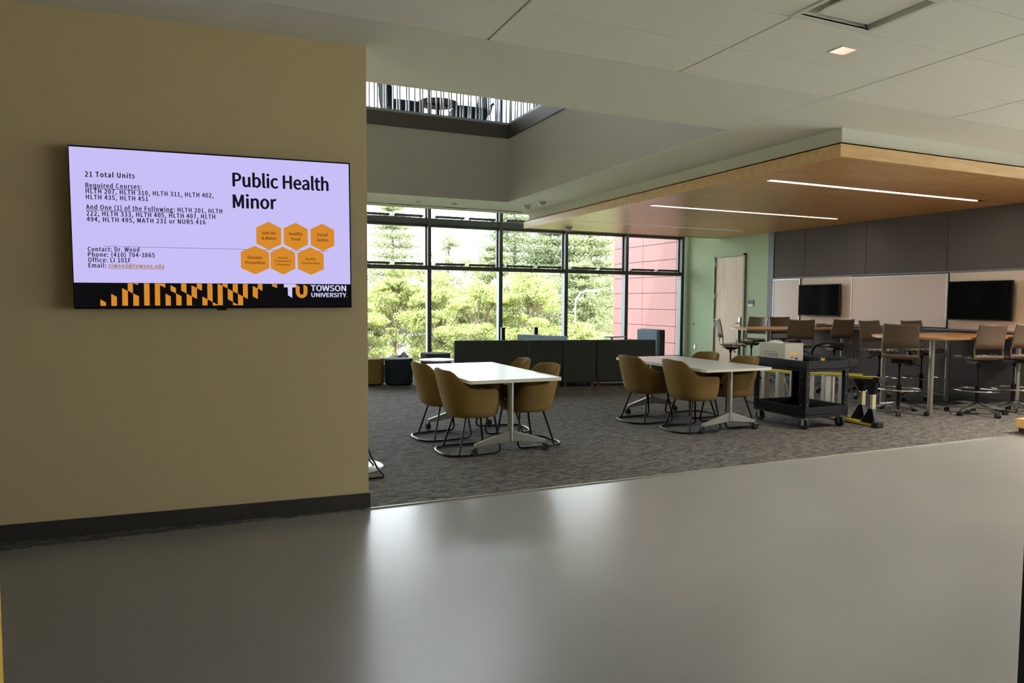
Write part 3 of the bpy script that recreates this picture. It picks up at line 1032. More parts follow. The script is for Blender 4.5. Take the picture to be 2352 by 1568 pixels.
# ------------------------------------------------------------------ tub chairs
def make_tub_chair(label, group):
    t = thing('tub_chair', label, 'chair', (0, 0, 0), 0, group)
    N = 56
    rows = []
    th = 0.045

    def hgt(a):
        a = abs(a)
        if a < 32:
            return 0.455
        if a < 62:
            return 0.455 + 0.195 * math.sin(smooth01((a - 32) / 30) * math.pi / 2)
        if a < 106:
            return 0.65 + 0.01 * (a - 62) / 44
        if a < 144:
            return 0.66 + 0.175 * smooth01((a - 106) / 38)
        return 0.835 + 0.012 * smooth01((a - 144) / 36)

    def out(a, sx, sy, e=2.7):
        c, s = math.cos(R(a)), math.sin(R(a))
        k = (abs(c) ** e + abs(s) ** e) ** (-1 / e)
        return k * c * sx, k * s * sy
    for i in range(N):
        a = -180 + 360 * i / N
        h = hgt(a)
        col = []

        def pt(z, inset):
            u = (z - 0.375) / 0.46
            sx = 0.235 + 0.062 * math.sqrt(max(0, u)) - inset
            sy = 0.245 + 0.06 * math.sqrt(max(0, u)) - inset
            x, y = out(a, sx, sy)
            back = max(0, -math.cos(R(a)))
            x -= 0.075 * u * back
            return (x, y, z)
        b0 = pt(0.375, 0)
        col.append((b0[0] * 0.55, b0[1] * 0.55, 0.366))
        col.append((b0[0] * 0.93, b0[1] * 0.93, 0.367))
        for u in (0.02, 0.15, 0.4, 0.7, 0.93):
            col.append(pt(0.375 + (h - 0.375) * u, 0))
        col.append(pt(h - 0.004, 0.008))
        col.append(pt(h, th / 2))
        col.append(pt(h - 0.006, th - 0.006))
        zi = min(0.45, h - 0.02)
        for u in (0.85, 0.4, 0.0):
            col.append(pt(zi + (h - 0.012 - zi) * u, th))
        q_ = pt(zi, th)
        col.append((q_[0] * 0.5, q_[1] * 0.5, 0.45))
        rows.append(col)
    K = len(rows[0])
    mb = MB()
    vs = [p for c in rows for p in c]
    fs = []
    for i in range(N):
        j = (i + 1) % N
        for k in range(K - 1):
            fs.append((i * K + k, j * K + k, j * K + k + 1, i * K + k + 1))
    fs.append(tuple(i * K for i in range(N)))
    fs.append(tuple(i * K + K - 1 for i in range(N))[::-1])
    mb.add(vs, fs).build('shell', M['mustard'], t, smooth=True)
    c = MB().prism([out(a, 0.215, 0.225) for a in range(0, 360, 12)], 0.44, 0.485)
    c.build('seat_cushion', M['mustard'], t, bevel=0.018, segs=3, smooth=True)
    # sled base: one bent rod on the floor, two straight rear legs
    path = []
    for sgn in (1, -1):
        p = [(0.17, 0.2 * sgn, 0.37), (0.205, 0.235 * sgn, 0.12), (0.215, 0.243 * sgn, 0.06), (0.2, 0.246 * sgn, 0.025), (0.165, 0.25 * sgn, 0.013), (-0.1, 0.262 * sgn, 0.012), (-0.22, 0.255 * sgn, 0.012),
             (-0.29, 0.225 * sgn, 0.012), (-0.325, 0.175 * sgn, 0.012), (-0.345, 0.09 * sgn, 0.012)]
        path += p if sgn == 1 else p[::-1]
    MB().tube(path, 0.011, 8).build('sled_frame', M['black'], t, smooth=True)
    for sgn in (1, -1):
        MB().cyl((-0.12, 0.17 * sgn, 0.37), (-0.215, 0.25 * sgn, 0.018), 0.011, n=8).build('rear_leg', M['black'], t, smooth=True)
    return t


def make_table(name, label, w_, l_, group):
    t = thing(name, label, 'table', (0, 0, 0), 0, group)
    H = 0.752
    MB().prism(rrect(-w_ / 2, w_ / 2, -l_ / 2, l_ / 2, 0.02, 3), H - 0.006, H).build('table_top', M['tabletop'], t)
    MB().prism(rrect(-w_ / 2, w_ / 2, -l_ / 2, l_ / 2, 0.02, 3), H - 0.032, H - 0.006).build('edge_band', M['tabedge'], t)
    MB().box(-0.03, 0.03, -l_ / 2 + 0.15, l_ / 2 - 0.15, H - 0.075, H - 0.033).build('under_beam', M['greymetal'], t)
    for sgn in (-1, 1):
        y = sgn * (l_ / 2 - 0.16)
        lg = MB().cyl((0, y, 0.12), (0, y, H - 0.033), 0.03, n=20).build('leg', M['greymetal'], t, smooth=True)
        a = MB()
        for sx in (-1, 1):
            vs = []
            for x, zt_, zb_, hw_ in ((0.02, 0.225, 0.12, 0.024), (0.38, 0.115, 0.078, 0.018)):
                vs += [(sx * x, y - hw_, zb_), (sx * x, y + hw_, zb_), (sx * x, y + hw_, zt_), (sx * x, y - hw_, zt_)]
            a.add(vs, [(0, 1, 5, 4), (1, 2, 6, 5), (2, 3, 7, 6), (3, 0, 4, 7), (4, 5, 6, 7), (3, 2, 1, 0)])
        a.build('foot', M['greymetal'], t, bevel=0.005)
        for sx in (-1, 1):
            k = MB()
            k.cyl((sx * 0.37, y, 0.05), (sx * 0.37, y, 0.085), 0.012, n=8)
            for d in (-0.02, 0.02):
                k.cyl((sx * 0.385, y + d - 0.011, 0.03), (sx * 0.385, y + d + 0.011, 0.03), 0.03, n=14)
            k.box(sx * 0.385 - 0.028, sx * 0.385 + 0.028, y - 0.014, y + 0.014, 0.03, 0.064)
            k.build('caster', M['rubber'], t, smooth=True)
    return t


T1 = make_table('work_table', 'white topped work table on the left, nearest the screen wall', 0.97, 1.87, 'white work tables')
T1.location = (2.72, 7.02, 0.004)
T2 = dup(T1, (5.55, 7.12, 0.004), 0, 'white topped work table in the middle, beside the black utility cart')
CG = 'mustard tub chairs round the white tables'
c1 = make_tub_chair('mustard tub chair at the near left corner of the left white table', CG)
c1.location = (2.40, 6.50, 0.004)
dup(c1, (2.38, 7.30, 0.004), R(4), 'mustard tub chair at the far left side of the left white table')
dup(c1, (3.05, 6.62, 0.004), R(184), 'mustard tub chair at the near right side of the left white table')
dup(c1, (3.08, 7.42, 0.004), R(172), 'mustard tub chair mostly hidden at the far right of the left white table')
dup(c1, (5.24, 6.62, 0.004), R(-3), 'mustard tub chair at the near left corner of the middle white table')
dup(c1, (5.10, 7.36, 0.004), R(2), 'mustard tub chair at the far left side of the middle white table')
dup(c1, (5.84, 6.72, 0.004), R(178), 'mustard tub chair between the middle white table and the black cart')
dup(c1, (5.86, 7.46, 0.004), R(183), 'mustard tub chair at the far right side of the middle white table')


# ------------------------------------------------------------------ bar stools
def make_stool(label, group):
    t = thing('swivel_stool', label, 'stool', (0, 0, 0), 0, group)
    b = MB().cyl((0, 0, 0.075), (0, 0, 0.15), 0.035, 0.03, n=14)
    arms = [R(36 + 72 * k) for k in range(5)]
    for a in arms:
        mt = Matrix.Rotation(a, 4, 'Z')
        vs = []
        for x, zt_, zb_, hw_ in ((0.02, 0.155, 0.10, 0.028), (0.355, 0.085, 0.066, 0.015)):
            vs += [mt @ Vector(p) for p in ((x, -hw_, zb_), (x, hw_, zb_), (x, hw_, zt_), (x, -hw_, zt_))]
        b.add(vs, [(0, 1, 5, 4), (1, 2, 6, 5), (2, 3, 7, 6), (3, 0, 4, 7), (4, 5, 6, 7), (3, 2, 1, 0)])
    b.build('star_base', M['chrome'], t, bevel=0.004)
    for a in arms:
        mt = Matrix.Rotation(a, 4, 'Z')
        k = MB()
        for d in (-0.017, 0.017):
            k.cyl(mt @ Vector((0.355, d - 0.012, 0.03)), mt @ Vector((0.355, d + 0.012, 0.03)), 0.03, n=12)
        k.cyl(mt @ Vector((0.345, 0, 0.05)), mt @ Vector((0.345, 0, 0.075)), 0.009, n=8)
        k.build('caster', M['rubber'], t, smooth=True)
    MB().cyl((0, 0, 0.13), (0, 0, 0.36), 0.028, n=14).cyl((0, 0, 0.36), (0, 0, 0.70), 0.014, n=12).cyl((0, 0, 0.33), (0, 0, 0.40), 0.036, n=14).build('gas_column', M['black'], t, smooth=True)
    r = MB().tube([(0.275 * math.cos(R(a)), 0.275 * math.sin(R(a)), 0.335) for a in range(0, 360, 9)], 0.011, 8, closed=True)
    for a in (20, 140, 260):
        r.cyl((0.03 * math.cos(R(a)), 0.03 * math.sin(R(a)), 0.35), (0.272 * math.cos(R(a)), 0.272 * math.sin(R(a)), 0.336), 0.007, n=6)
    r.build('foot_ring', M['chrome'], t, smooth=True)
    k = MB().prism([(-0.13, 0.735), (0.13, 0.735), (0.06, 0.69), (-0.06, 0.69)], -0.1, 0.1, 'y').cyl((0, 0, 0.64), (0, 0, 0.7), 0.025, n=10)
    k.tube([(0.0, -0.05, 0.7), (0.02, -0.15, 0.69), (0.03, -0.23, 0.665)], 0.007, 6).box(0.015, 0.045, -0.255, -0.215, 0.655, 0.672)
    k.build('mechanism', M['black'], t)
    # seat and back in one moulded shell, with a slot between them
    prof = [(0.225, 0.735), (0.215, 0.758), (0.15, 0.765), (0.05, 0.757), (-0.06, 0.752), (-0.135, 0.757), (-0.175, 0.78), (-0.192, 0.815), (-0.198, 0.845), (-0.206, 0.885), (-0.212, 0.905), (-0.225, 0.995), (-0.246, 1.105), (-0.272, 1.205), (-0.279, 1.225)]
    hwid = [0.19, 0.204, 0.214, 0.220, 0.222, 0.223, 0.223, 0.222, 0.221, 0.220, 0.219, 0.217, 0.214, 0.210, 0.205]
    us = [-1, -0.93, -0.8, -0.5, 0, 0.5, 0.8, 0.93, 1]
    mb = MB()
    vs, fs = [], []
    for i, ((x, z), hw_) in enumerate(zip(prof, hwid)):
        for u in us:
            y = hw_ * u
            if i >= 6:
                dx, dz = 0.05 * u * u * min(1, (i - 5) / 4), (0.012 * u * u if i >= 13 else 0)
            else:
                dx, dz = 0, 0.018 * u ** 4
            vs.append((x + dx, y, z + dz))
    n = len(us)
    for i in range(len(prof) - 1):
        for k_ in range(n - 1):
            if i in (7, 8, 9) and 1 <= k_ <= n - 3:
                continue
            fs.append((i * n + k_, i * n + k_ + 1, (i + 1) * n + k_ + 1, (i + 1) * n + k_))
    o = mb.add(vs, fs).build('seat_shell', M['taupe'], t, smooth=True, solid=0.011)
    c = MB()
    vs, fs = [], []
    pts = [(0.228, 0.752, 0.19), (0.21, 0.785, 0.205), (0.12, 0.792, 0.212), (0.0, 0.784, 0.214), (-0.1, 0.781, 0.208), (-0.15, 0.778, 0.19), (-0.16, 0.766, 0.18)]
    vv = [-1, -0.94, -0.6, 0, 0.6, 0.94, 1]
    for x, z, hw_ in pts:
        for u in vv:
            vs.append((x, hw_ * u, z - (0.02 if abs(u) == 1 else 0) + 0.012 * u ** 4))
    n = len(vv)
    for i in range(len(pts) - 1):
        for k_ in range(n - 1):
            fs.append((i * n + k_, i * n + k_ + 1, (i + 1) * n + k_ + 1, (i + 1) * n + k_))
    c.add(vs, fs).build('seat_pad', M['pattern'], t, smooth=True, solid=0.008)
    return t


SG = 'taupe swivel stools at the tall tables'
st = make_stool('taupe swivel stool, back to the hall, at the right tall table tip', SG)
st.location = (8.68, 6.56, 0.004)
st.rotation_euler = (0, 0, R(38))
dup(st, (9.62, 7.62, 0.004), R(-95), 'pale lit swivel stool behind the right tall table, nearest its tip')
dup(st, (10.36, 7.45, 0.004), R(-97), 'swivel stool behind the right tall table, in front of the wide whiteboard')
dup(st, (9.60, 6.08, 0.004), R(74), 'swivel stool on the near side of right tall table, second from the frame edge')
dup(st, (10.28, 6.02, 0.004), R(74), 'swivel stool on the near side of right tall table, cut by frame edge')
dup(st, (8.35, 9.55, 0.004), R(-32), 'swivel stool seen side on in front of the pale door')
dup(st, (9.62, 10.42, 0.004), R(195), 'swivel stool facing the hall in front of the green wall beside the pale door')
dup(st, (10.26, 10.2, 0.004), R(-105), 'swivel stool behind the left tall table under the narrow whiteboard')
dup(st, (9.08, 8.78, 0.004), R(64), 'dark backed swivel stool just behind the cardboard box on the cart')
dup(st, (9.98, 8.8, 0.004), R(81), 'dark backed swivel stool below the smaller wall screen, right side of left tall table')


# ------------------------------------------------------------------ tall tables with rounded tips
def make_bar_table(label, group):
    t = thing('tall_table', label, 'table', (0, 0, 0), 0, group)
    # local: wall end at x=0, tip at x=-2.2
    half = [(0.0, 0.64), (-0.9, 0.64), (-1.25, 0.63)] + [(-1.75 + 0.43 * math.cos(R(a)) * 1.0 - 0.0, 0.10 + 0.48 * math.sin(R(a))) for a in range(80, 181, 12)]
    poly_ = [(x, -y) for x, y in half] + [(x, y) for x, y in half[::-1]]
    MB().prism(poly_, 1.036, 1.060).build('table_top', M['barwood'], t, bevel=0.003)
    MB().prism([(x * 0.997, y * 0.992) for x, y in poly_], 1.026, 1.036).build('under_frame', M['greymetal'], t)
    for x, y in ((-1.9, -0.36), (-1.9, 0.36), (-0.28, -0.5), (-0.28, 0.52)):
        MB().cyl((x, y, 0.012), (x, y, 1.027), 0.032, n=18).cyl((x, y, 0), (x, y, 0.014), 0.026, n=12).build('leg', M['greymetal'], t, smooth=True)
    return t


BG = 'tall cherry topped tables by the display wall'
bt = make_bar_table('tall wood topped table on the right under the larger wall screen', BG)
bt.location = (XR - 0.02, 6.6, 0.004)
dup(bt, (XR - 0.02, 9.58, 0.004), 0, 'tall wood topped table on the left under the smaller wall screen')
t = thing('conference_device', 'small flat grey box lying at the wall end of left tall table', 'device', (10.55, 9.75, 1.064))
MB().prism(rrect(-0.12, 0.12, -0.14, 0.14, 0.02), 0.008, 0.065).build('casing', M['greymetal'], t, bevel=0.004)
MB().box(-0.10, 0.10, -0.12, 0.12, 0, 0.008).build('base', M['black'], t)
for y, lab in ((8.0, 'black power box low on the grey wall under the wide whiteboard'),):
    t = thing('wall_power_box', lab, 'outlet', (XR - 0.03, y, 0.62))
    MB().box(0, 0.03, -0.05, 0.05, -0.14, 0.14).build('cover', M['black'], t, bevel=0.003)
    MB().box(-0.008, 0.0, -0.025, 0.025, -0.09, 0.09).build('socket_face', M['greymetal'], t)

# ------------------------------------------------------------------ black utility cart and what it carries
ct = thing('utility_cart', 'black two shelf plastic utility cart with arched handle on small wheels', 'cart', (6.76, 6.46, 0.004), 0)


def tray(mb, x0, x1, y0, y1, z0, z1, wd=0.03, fl=0.03):
    mb.box(x0, x1, y0, y1, z0, z0 + fl)
    mb.box(x0, x0 + wd, y0, y1, z0 + fl, z1).box(x1 - wd, x1, y0, y1, z0 + fl, z1)
    mb.box(x0 + wd, x1 - wd, y0, y0 + wd, z0 + fl, z1).box(x0 + wd, x1 - wd, y1 - wd, y1, z0 + fl, z1)


f = MB()
tray(f, -0.35, 0.36, -0.42, 0.42, 0.14, 0.27)
f.build('lower_shelf', M['plastic'], ct, bevel=0.008)
f = MB()
tray(f, -0.35, 0.38, -0.42, 0.42, 0.69, 0.82)
f.build('upper_shelf', M['plastic'], ct, bevel=0.008)
for sx in (-1, 1):
    for sy in (-1, 1):
        L = MB()
        L.box(sx * 0.345 - (0.06 if sx > 0 else 0), sx * 0.345 + (0 if sx > 0 else 0.06), sy * 0.41 - 0.012, sy * 0.41 + 0.012, 0.2, 0.72)
        L.box(sx * 0.345 - 0.012, sx * 0.345 + 0.012, sy * 0.41 - (0.075 if sy > 0 else 0), sy * 0.41 + (0 if sy > 0 else 0.075), 0.2, 0.72)
        lg = L.build('corner_post', M['plastic'], ct, bevel=0.003)
        for z in (0.3, 0.42, 0.55, 0.64):
            r = MB().cyl((sx * 0.345 - sx * 0.035, sy * 0.41 - 0.014, z), (sx * 0.345 - sx * 0.035, sy * 0.41 + 0.014, z), 0.006, n=8)
            r.build('rivet', M['greymetal'], lg)
            r = MB().cyl((sx * 0.345 - 0.014, sy * 0.41 - sy * 0.045, z), (sx * 0.345 + 0.014, sy * 0.41 - sy * 0.045, z), 0.006, n=8)
            r.build('rivet', M['greymetal'], lg)
for sx in (-1, 1):
    for sy in (-1, 1):
        x, y = sx * 0.29, sy * 0.36
        k = MB().cyl((x - 0.018, y, 0.065), (x + 0.018, y, 0.065), 0.062, n=22)
        wk = k.build('wheel', M['rubber'], ct, smooth=True)
        MB().box(x - 0.03, x - 0.022, y - 0.02, y + 0.02, 0.05, 0.14).box(x + 0.022, x + 0.03, y - 0.02, y + 0.02, 0.05, 0.14).box(x - 0.03, x + 0.03, y - 0.035, y + 0.035, 0.128, 0.14).build('fork', M['steel'], wk)
h = MB().box(0.38, 0.58, -0.36, 0.36, 0.72, 0.83)
h.build('handle_tray', M['plastic'], ct, bevel=0.012)
ap = [(0.53, -0.33, 0.82), (0.545, -0.32, 0.90), (0.55, -0.27, 0.955), (0.55, -0.15, 0.99), (0.55, 0, 1.0), (0.55, 0.15, 0.99), (0.55, 0.27, 0.955), (0.545, 0.32, 0.90), (0.53, 0.33, 0.82)]
MB().tube(ap, 0.018, 8).build('arched_handle', M['plastic'], ct, smooth=True)

bx = thing('cardboard_box', 'open white cardboard box with yellow sticker standing on the black cart', 'box', (6.595, 6.62, 0.725), R(4))
f = MB()
f.box(-0.16, -0.154, -0.2, 0.2, 0, 0.285).box(0.154, 0.16, -0.2, 0.2, 0, 0.285).box(-0.154, 0.154, -0.2, -0.194, 0, 0.285).box(-0.154, 0.154, 0.194, 0.2, 0, 0.285).box(-0.154, 0.154, -0.194, 0.194, 0, 0.006)
f.build('carton', M['cardboard'], bx)
f = MB().box(-0.15, 0.15, -0.19, 0.19, 0.2, 0.22)
f.build('packing', M['cardboard_in'], bx)
MB().box(-0.07, 0.05, 0.0, 0.15, 0.22, 0.30).build('paper_wad', M['signwhite'], bx, bevel=0.02)
MB().box(-0.075, 0.06, -0.2012, -0.2, 0.145, 0.175).build('sticker', M['stickery'], bx)
f = MB()
f.box(-0.1612, -0.16, -0.10, 0.11, 0.175, 0.179).box(-0.1612, -0.16, -0.10, 0.11, 0.095, 0.099).box(-0.1612, -0.16, 0.106, 0.11, 0.095, 0.179).box(-0.1612, -0.16, 0.06, 0.064, 0.095, 0.179)
for z in (0.15, 0.138, 0.122):
    f.box(-0.1612, -0.16, -0.09, 0.04, z, z + 0.005)
f.box(-0.05, -0.025, -0.2012, -0.2, 0.105, 0.12).box(0.0, 0.012, -0.2012, -0.2, 0.112, 0.12).box(0.02, 0.065, -0.2012, -0.2, 0.085, 0.108)
f.build('printed_marks', M['ink'], bx)
f = MB()
f.box(-0.06, 0.06, -0.04, 0.04, 0, 0.115)
sb = f.build('small_carton', M['ink'])
sb.location = (6.98, 6.36, 0.725)
tag(sb, 'small dark carton with yellow mark in the cart tray beside the white box', 'box')
MB().box(-0.03, 0.035, -0.0412, -0.04, 0.07, 0.1).build('yellow_mark', M['stickery'], sb)

# ------------------------------------------------------------------ stepladder lying on its side behind the cart
ld_ = thing('stepladder', 'yellow stepladder lying on its side behind the black cart', 'ladder', (7.40, 5.86, 0.004), R(-2))


def bar_pts(mb, p0, p1, wx, wz):
    p0, p1 = Vector(p0), Vector(p1)
    mb.add([p0 + Vector((a * wx, 0, b * wz)) for a, b in ((-1, -1), (1, -1), (1, 1), (-1, 1))] + [p1 + Vector((a * wx, 0, b * wz)) for a, b in ((-1, -1), (1, -1), (1, 1), (-1, 1))],
           [(0, 1, 2, 3), (7, 6, 5, 4), (0, 4, 5, 1), (1, 5, 6, 2), (2, 6, 7, 3), (3, 7, 4, 0)])


for z0, z1 in ((0.02, 0.09), (0.60, 0.50)):
    f = MB()
    bar_pts(f, (0, 0.02, z0), (0, 2.35, z1), 0.04, 0.016)
    f.build('side_rail', M['yellow'], ld_, bevel=0.003)
for k in range(7):
    y = 0.52 + k * 0.28
    MB().box(-0.05, 0.05, y - 0.035, y + 0.035, 0.02 + 0.05 * y / 2.35, 0.6 - 0.1 * y / 2.35).build('step', M['alu'], ld_, bevel=0.006)
for xo, yo in ((0.0, 0.0), (0.17, 0.3)):
    MB().box(xo - 0.03, xo + 0.03, yo + 0.05, yo + 0.085, 0.03, 0.6).build('bottom_step', M['cream'], ld_, bevel=0.004)
    for z, s_z in ((0.035, 1), (0.585, -1)):
        f = MB().prism([(yo, z), (yo + 0.22, z), (yo + 0.1, z + s_z * 0.19), (yo + 0.05, z + s_z * 0.19)], xo - 0.034, xo + 0.034, 'x')
        f.build('gusset', M['black'], ld_, bevel=0.005)
        MB().box(xo - 0.055, xo + 0.055, yo - 0.05, yo + 0.04, z - 0.035, z + 0.03).build('boot', M['rubber'], ld_, bevel=0.006)
for z0, z1 in ((0.02, 0.09), (0.60, 0.50)):
    f = MB()
    bar_pts(f, (0.17, 0.3, z0), (0.11, 2.3, z1), 0.02, 0.014)
    f.build('rear_rail', M['yellow'], ld_, bevel=0.003)
for y in (0.8, 1.25, 1.7):
    MB().box(0.10, 0.13, y - 0.02, y + 0.02, 0.03, 0.57).build('rear_strut', M['alu'], ld_)
for y in (0.7, 1.45):
    MB().cyl((0.02, y, 0.12), (0.12, y + 0.25, 0.5), 0.008, n=6).build('spreader', M['alu'], ld_)
MB().box(-0.06, 0.13, 2.33, 2.40, 0.06, 0.54).build('top_cap', M['black'], ld_, bevel=0.01)

# ------------------------------------------------------------------ lounge seating by the window
LG = 'charcoal lounge bench backs facing the tables'


def bench_module(label, x, y, rz, wd, H=0.83, inner='bluegrey', dep=0.72, group=LG, name='lounge_bench'):
    t = thing(name, label, 'sofa', (x, y, 0.004), rz, group)
    hw_ = wd / 2 - 0.004
    MB().box(-hw_, hw_, 0, 0.13, 0.075, H).build('backrest', M['charcoal'], t, bevel=0.022, segs=3, smooth=True)
    MB().box(-hw_ + 0.02, hw_ - 0.02, 0.128, 0.19, 0.42, H - 0.02).build('back_cushion', M[inner], t, bevel=0.02, segs=3, smooth=True)
    MB().box(-hw_, hw_, 0.12, dep, 0.075, 0.33).build('seat_base', M['charcoal'], t, bevel=0.015, smooth=True)
    MB().box(-hw_ + 0.005, hw_ - 0.005, 0.15, dep, 0.33, 0.45).build('seat_cushion', M[inner], t, bevel=0.03, segs=3, smooth=True)
    for sx in (-1, 1):
        for yy in (0.06, dep - 0.07):
            MB().cyl((sx * (hw_ - 0.06), yy, 0), (sx * (hw_ - 0.06), yy, 0.08), 0.02, 0.026, n=10).build('foot', M['footwood'], t, smooth=True)
    return t


ang = math.atan2(-0.5, 2.39)
dirv = Vector((math.cos(ang), math.sin(ang)))
P0 = Vector((3.82, 11.19))
xs_m = [3.82, 5.07, 5.70, 6.31, 7.42]
labs = ['charcoal lounge bench back at the left end of the row, behind the left white table', 'charcoal lounge bench back, second from the left end of the row',
        'charcoal lounge bench back, narrow one third along the row with orange feet showing', 'charcoal lounge bench back at the right end of the row below the blue chair']
for a, b_, lab in zip(xs_m[:-1], xs_m[1:], labs):
    la, lb = (a - 3.82) / dirv.x, (b_ - 3.82) / dirv.x
    c_ = P0 + dirv * (la + lb) / 2
    bench_module(lab, c_.x, c_.y, ang, lb - la)
for x, y, lab in ((5.70, 12.26, 'pale blue sofa back catching window light, left one behind the charcoal row'), (5.975, 11.784, 'pale blue sofa back, right one mostly hidden behind the charcoal row')):
    sf_ = bench_module(lab, x, y, R(-60), 0.55, 0.86, 'bluegrey', 0.6, 'blue grey lounge sofas', 'lounge_sofa')
    for c_ in sf_.children[:2]:
        c_.data.materials[0] = M['litblue']  # paler blue on the backs paints in the window light they catch
t = thing('high_back_chair', 'blue high backed lounge chair with charcoal side by the right window bay', 'chair', (8.62, 12.2, 0.004), R(90))
MB().box(-0.38, 0.38, 0.0, 0.12, 0.075, 0.94).build('backrest', M['charcoal'], t, bevel=0.02, segs=3, smooth=True)
MB().box(-0.365, 0.38, 0.11, 0.19, 0.42, 0.935).build('back_cushion', M['bluegrey'], t, bevel=0.025, segs=3, smooth=True)
MB().box(-0.38, 0.38, 0.12, 0.72, 0.075, 0.33).build('seat_base', M['charcoal'], t, bevel=0.015)
MB().box(-0.375, 0.375, 0.15, 0.72, 0.33, 0.45).build('seat_cushion', M['bluegrey'], t, bevel=0.03, segs=3, smooth=True)
for sx in (-1, 1):
    for yy in (0.06, 0.65):
        MB().cyl((sx * 0.3, yy, 0), (sx * 0.3, yy, 0.08), 0.02, 0.026, n=10).build('foot', M['footwood'], t, smooth=True)
t = thing('laptop_table', 'small white topped table showing just above the right bench back', 'table', (7.62, 12.28, 0.004), R(-8))
MB().prism(rrect(-0.24, 0.24, -0.2, 0.2, 0.04), 0.785, 0.81).build('table_top', M['tabletop'], t, bevel=0.003)
MB().cyl((0, 0, 0.02), (0, 0, 0.785), 0.025).build('column', M['greymetal'], t, smooth=True)
MB().prism(rrect(-0.25, 0.25, -0.18, 0.18, 0.05), 0, 0.02).build('base_plate', M['greymetal'], t)


def ottoman(label, m, x, y, r, h, rz=0, square=False):
    t = thing('ottoman', label, 'ottoman', (x, y, 0.004), rz)
    if square:
        pl_ = rrect(-r, r, -r, r, 0.16, 8)
    else:
        pl_ = [(r * math.cos(R(a)), r * math.sin(R(a))) for a in range(0, 360, 10)]
    MB().prism(pl_, 0.02, h - 0.015).build('body', M[m], t, bevel=0.02, segs=3, smooth=True)
    MB().prism([(p[0] * 1.01, p[1] * 1.01) for p in pl_], h - 0.05, h).build('seat_pad', M[m], t, bevel=0.014, segs=3, smooth=True)
    MB().prism([(p[0] * 0.9, p[1] * 0.9) for p in pl_], 0, 0.02).build('glide_base', M['black'], t)
    return t


ottoman('olive tan ottoman half hidden by the cream wall edge', 'olive', 2.62, 12.42, 0.25, 0.47, 0, True)
ottoman('dark navy ottoman standing alone left of the first white table', 'navy', 3.12, 12.25, 0.236, 0.47, 0, True)
ottoman('low dark ottoman behind the round speckled drum table by the window', 'charcoal', 4.14, 13.3, 0.26, 0.47, 0.2, True)
t = thing('drum_table', 'round drum table with white top and dark speckled side behind left table', 'table', (3.78, 12.05, 0.004))
MB().lathe([(0.25, 0.0), (0.30, 0.02), (0.30, 0.42)], 32).build('drum', M['walnut'], t, smooth=True)
MB().lathe([(0.31, 0.42), (0.315, 0.43), (0.31, 0.447)], 36).build('table_top', M['tabletop'], t, smooth=True)
for x, lab in ((5.84, 'black slim post in front of the second window mullion'), (6.63, 'black slim post standing alone in the third window bay')):
    t = thing('power_post', lab, 'post', (x, 13.86, 0.004))
    MB().box(-0.04, 0.04, -0.04, 0.04, 0.012, 0.945).build('post', M['black'], t, bevel=0.004)
    MB().box(-0.07, 0.07, -0.07, 0.07, 0, 0.012).build('base_plate', M['black'], t)

# things half hidden behind the end of the cream wall
t = thing('side_table', 'white round base of a side table peeking past the cream wall end', 'table', (1.16, 6.22, 0.004))
MB().lathe([(0.27, 0.0), (0.275, 0.008), (0.26, 0.018), (0.03, 0.022)], 40).build('base_disc', M['tabletop'], t, smooth=True)
MB().cyl((-0.2, 0.05, 0.015), (-0.2, 0.05, 0.66), 0.02).build('column', M['greymetal'], t, smooth=True)
MB().prism(rrect(-0.62, -0.12, -0.2, 0.25, 0.05), 0.66, 0.68).build('table_top', M['tabletop'], t)
t = thing('wire_chair', 'black wire leg of a lounge chair beside the cream wall end', 'chair', (0.86, 5.95, 0.004))
for sy in (-1, 1):
    yy = sy * 0.2
    p = [(0.25, yy * 0.85, 0.42), (0.33, yy * 0.9, 0.3), (0.375, yy * 0.95, 0.18), (0.42, yy, 0.09), (0.475, yy, 0.02), (0.47, yy, 0.008), (0.40, yy, 0.008), (0.2, yy, 0.008), (-0.2, yy, 0.008), (-0.3, yy, 0.02), (-0.2, yy * 0.9, 0.4)]
    MB().tube(p, 0.008, 8).build('leg', M['black'], t, smooth=True)
MB().prism(rrect(-0.3, 0.27, -0.24, 0.24, 0.1), 0.40, 0.47).build('seat', M['charcoal'], t, bevel=0.02)
MB().box(-0.36, -0.28, -0.24, 0.24, 0.45, 0.8).build('backrest', M['charcoal'], t, bevel=0.03)
t = thing('wooden_bench', 'corner of a low wooden bench on grey plinth at the right frame edge', 'bench', (9.3, 4.72, 0.0))
MB().box(-0.72, 0.9, -0.24, 0.26, 0.075, 0.185).build('seat_slab', M['fascia'], t, bevel=0.006)
MB().box(-0.70, 0.86, -0.2, 0.235, 0, 0.075).build('plinth', M['base'], t)

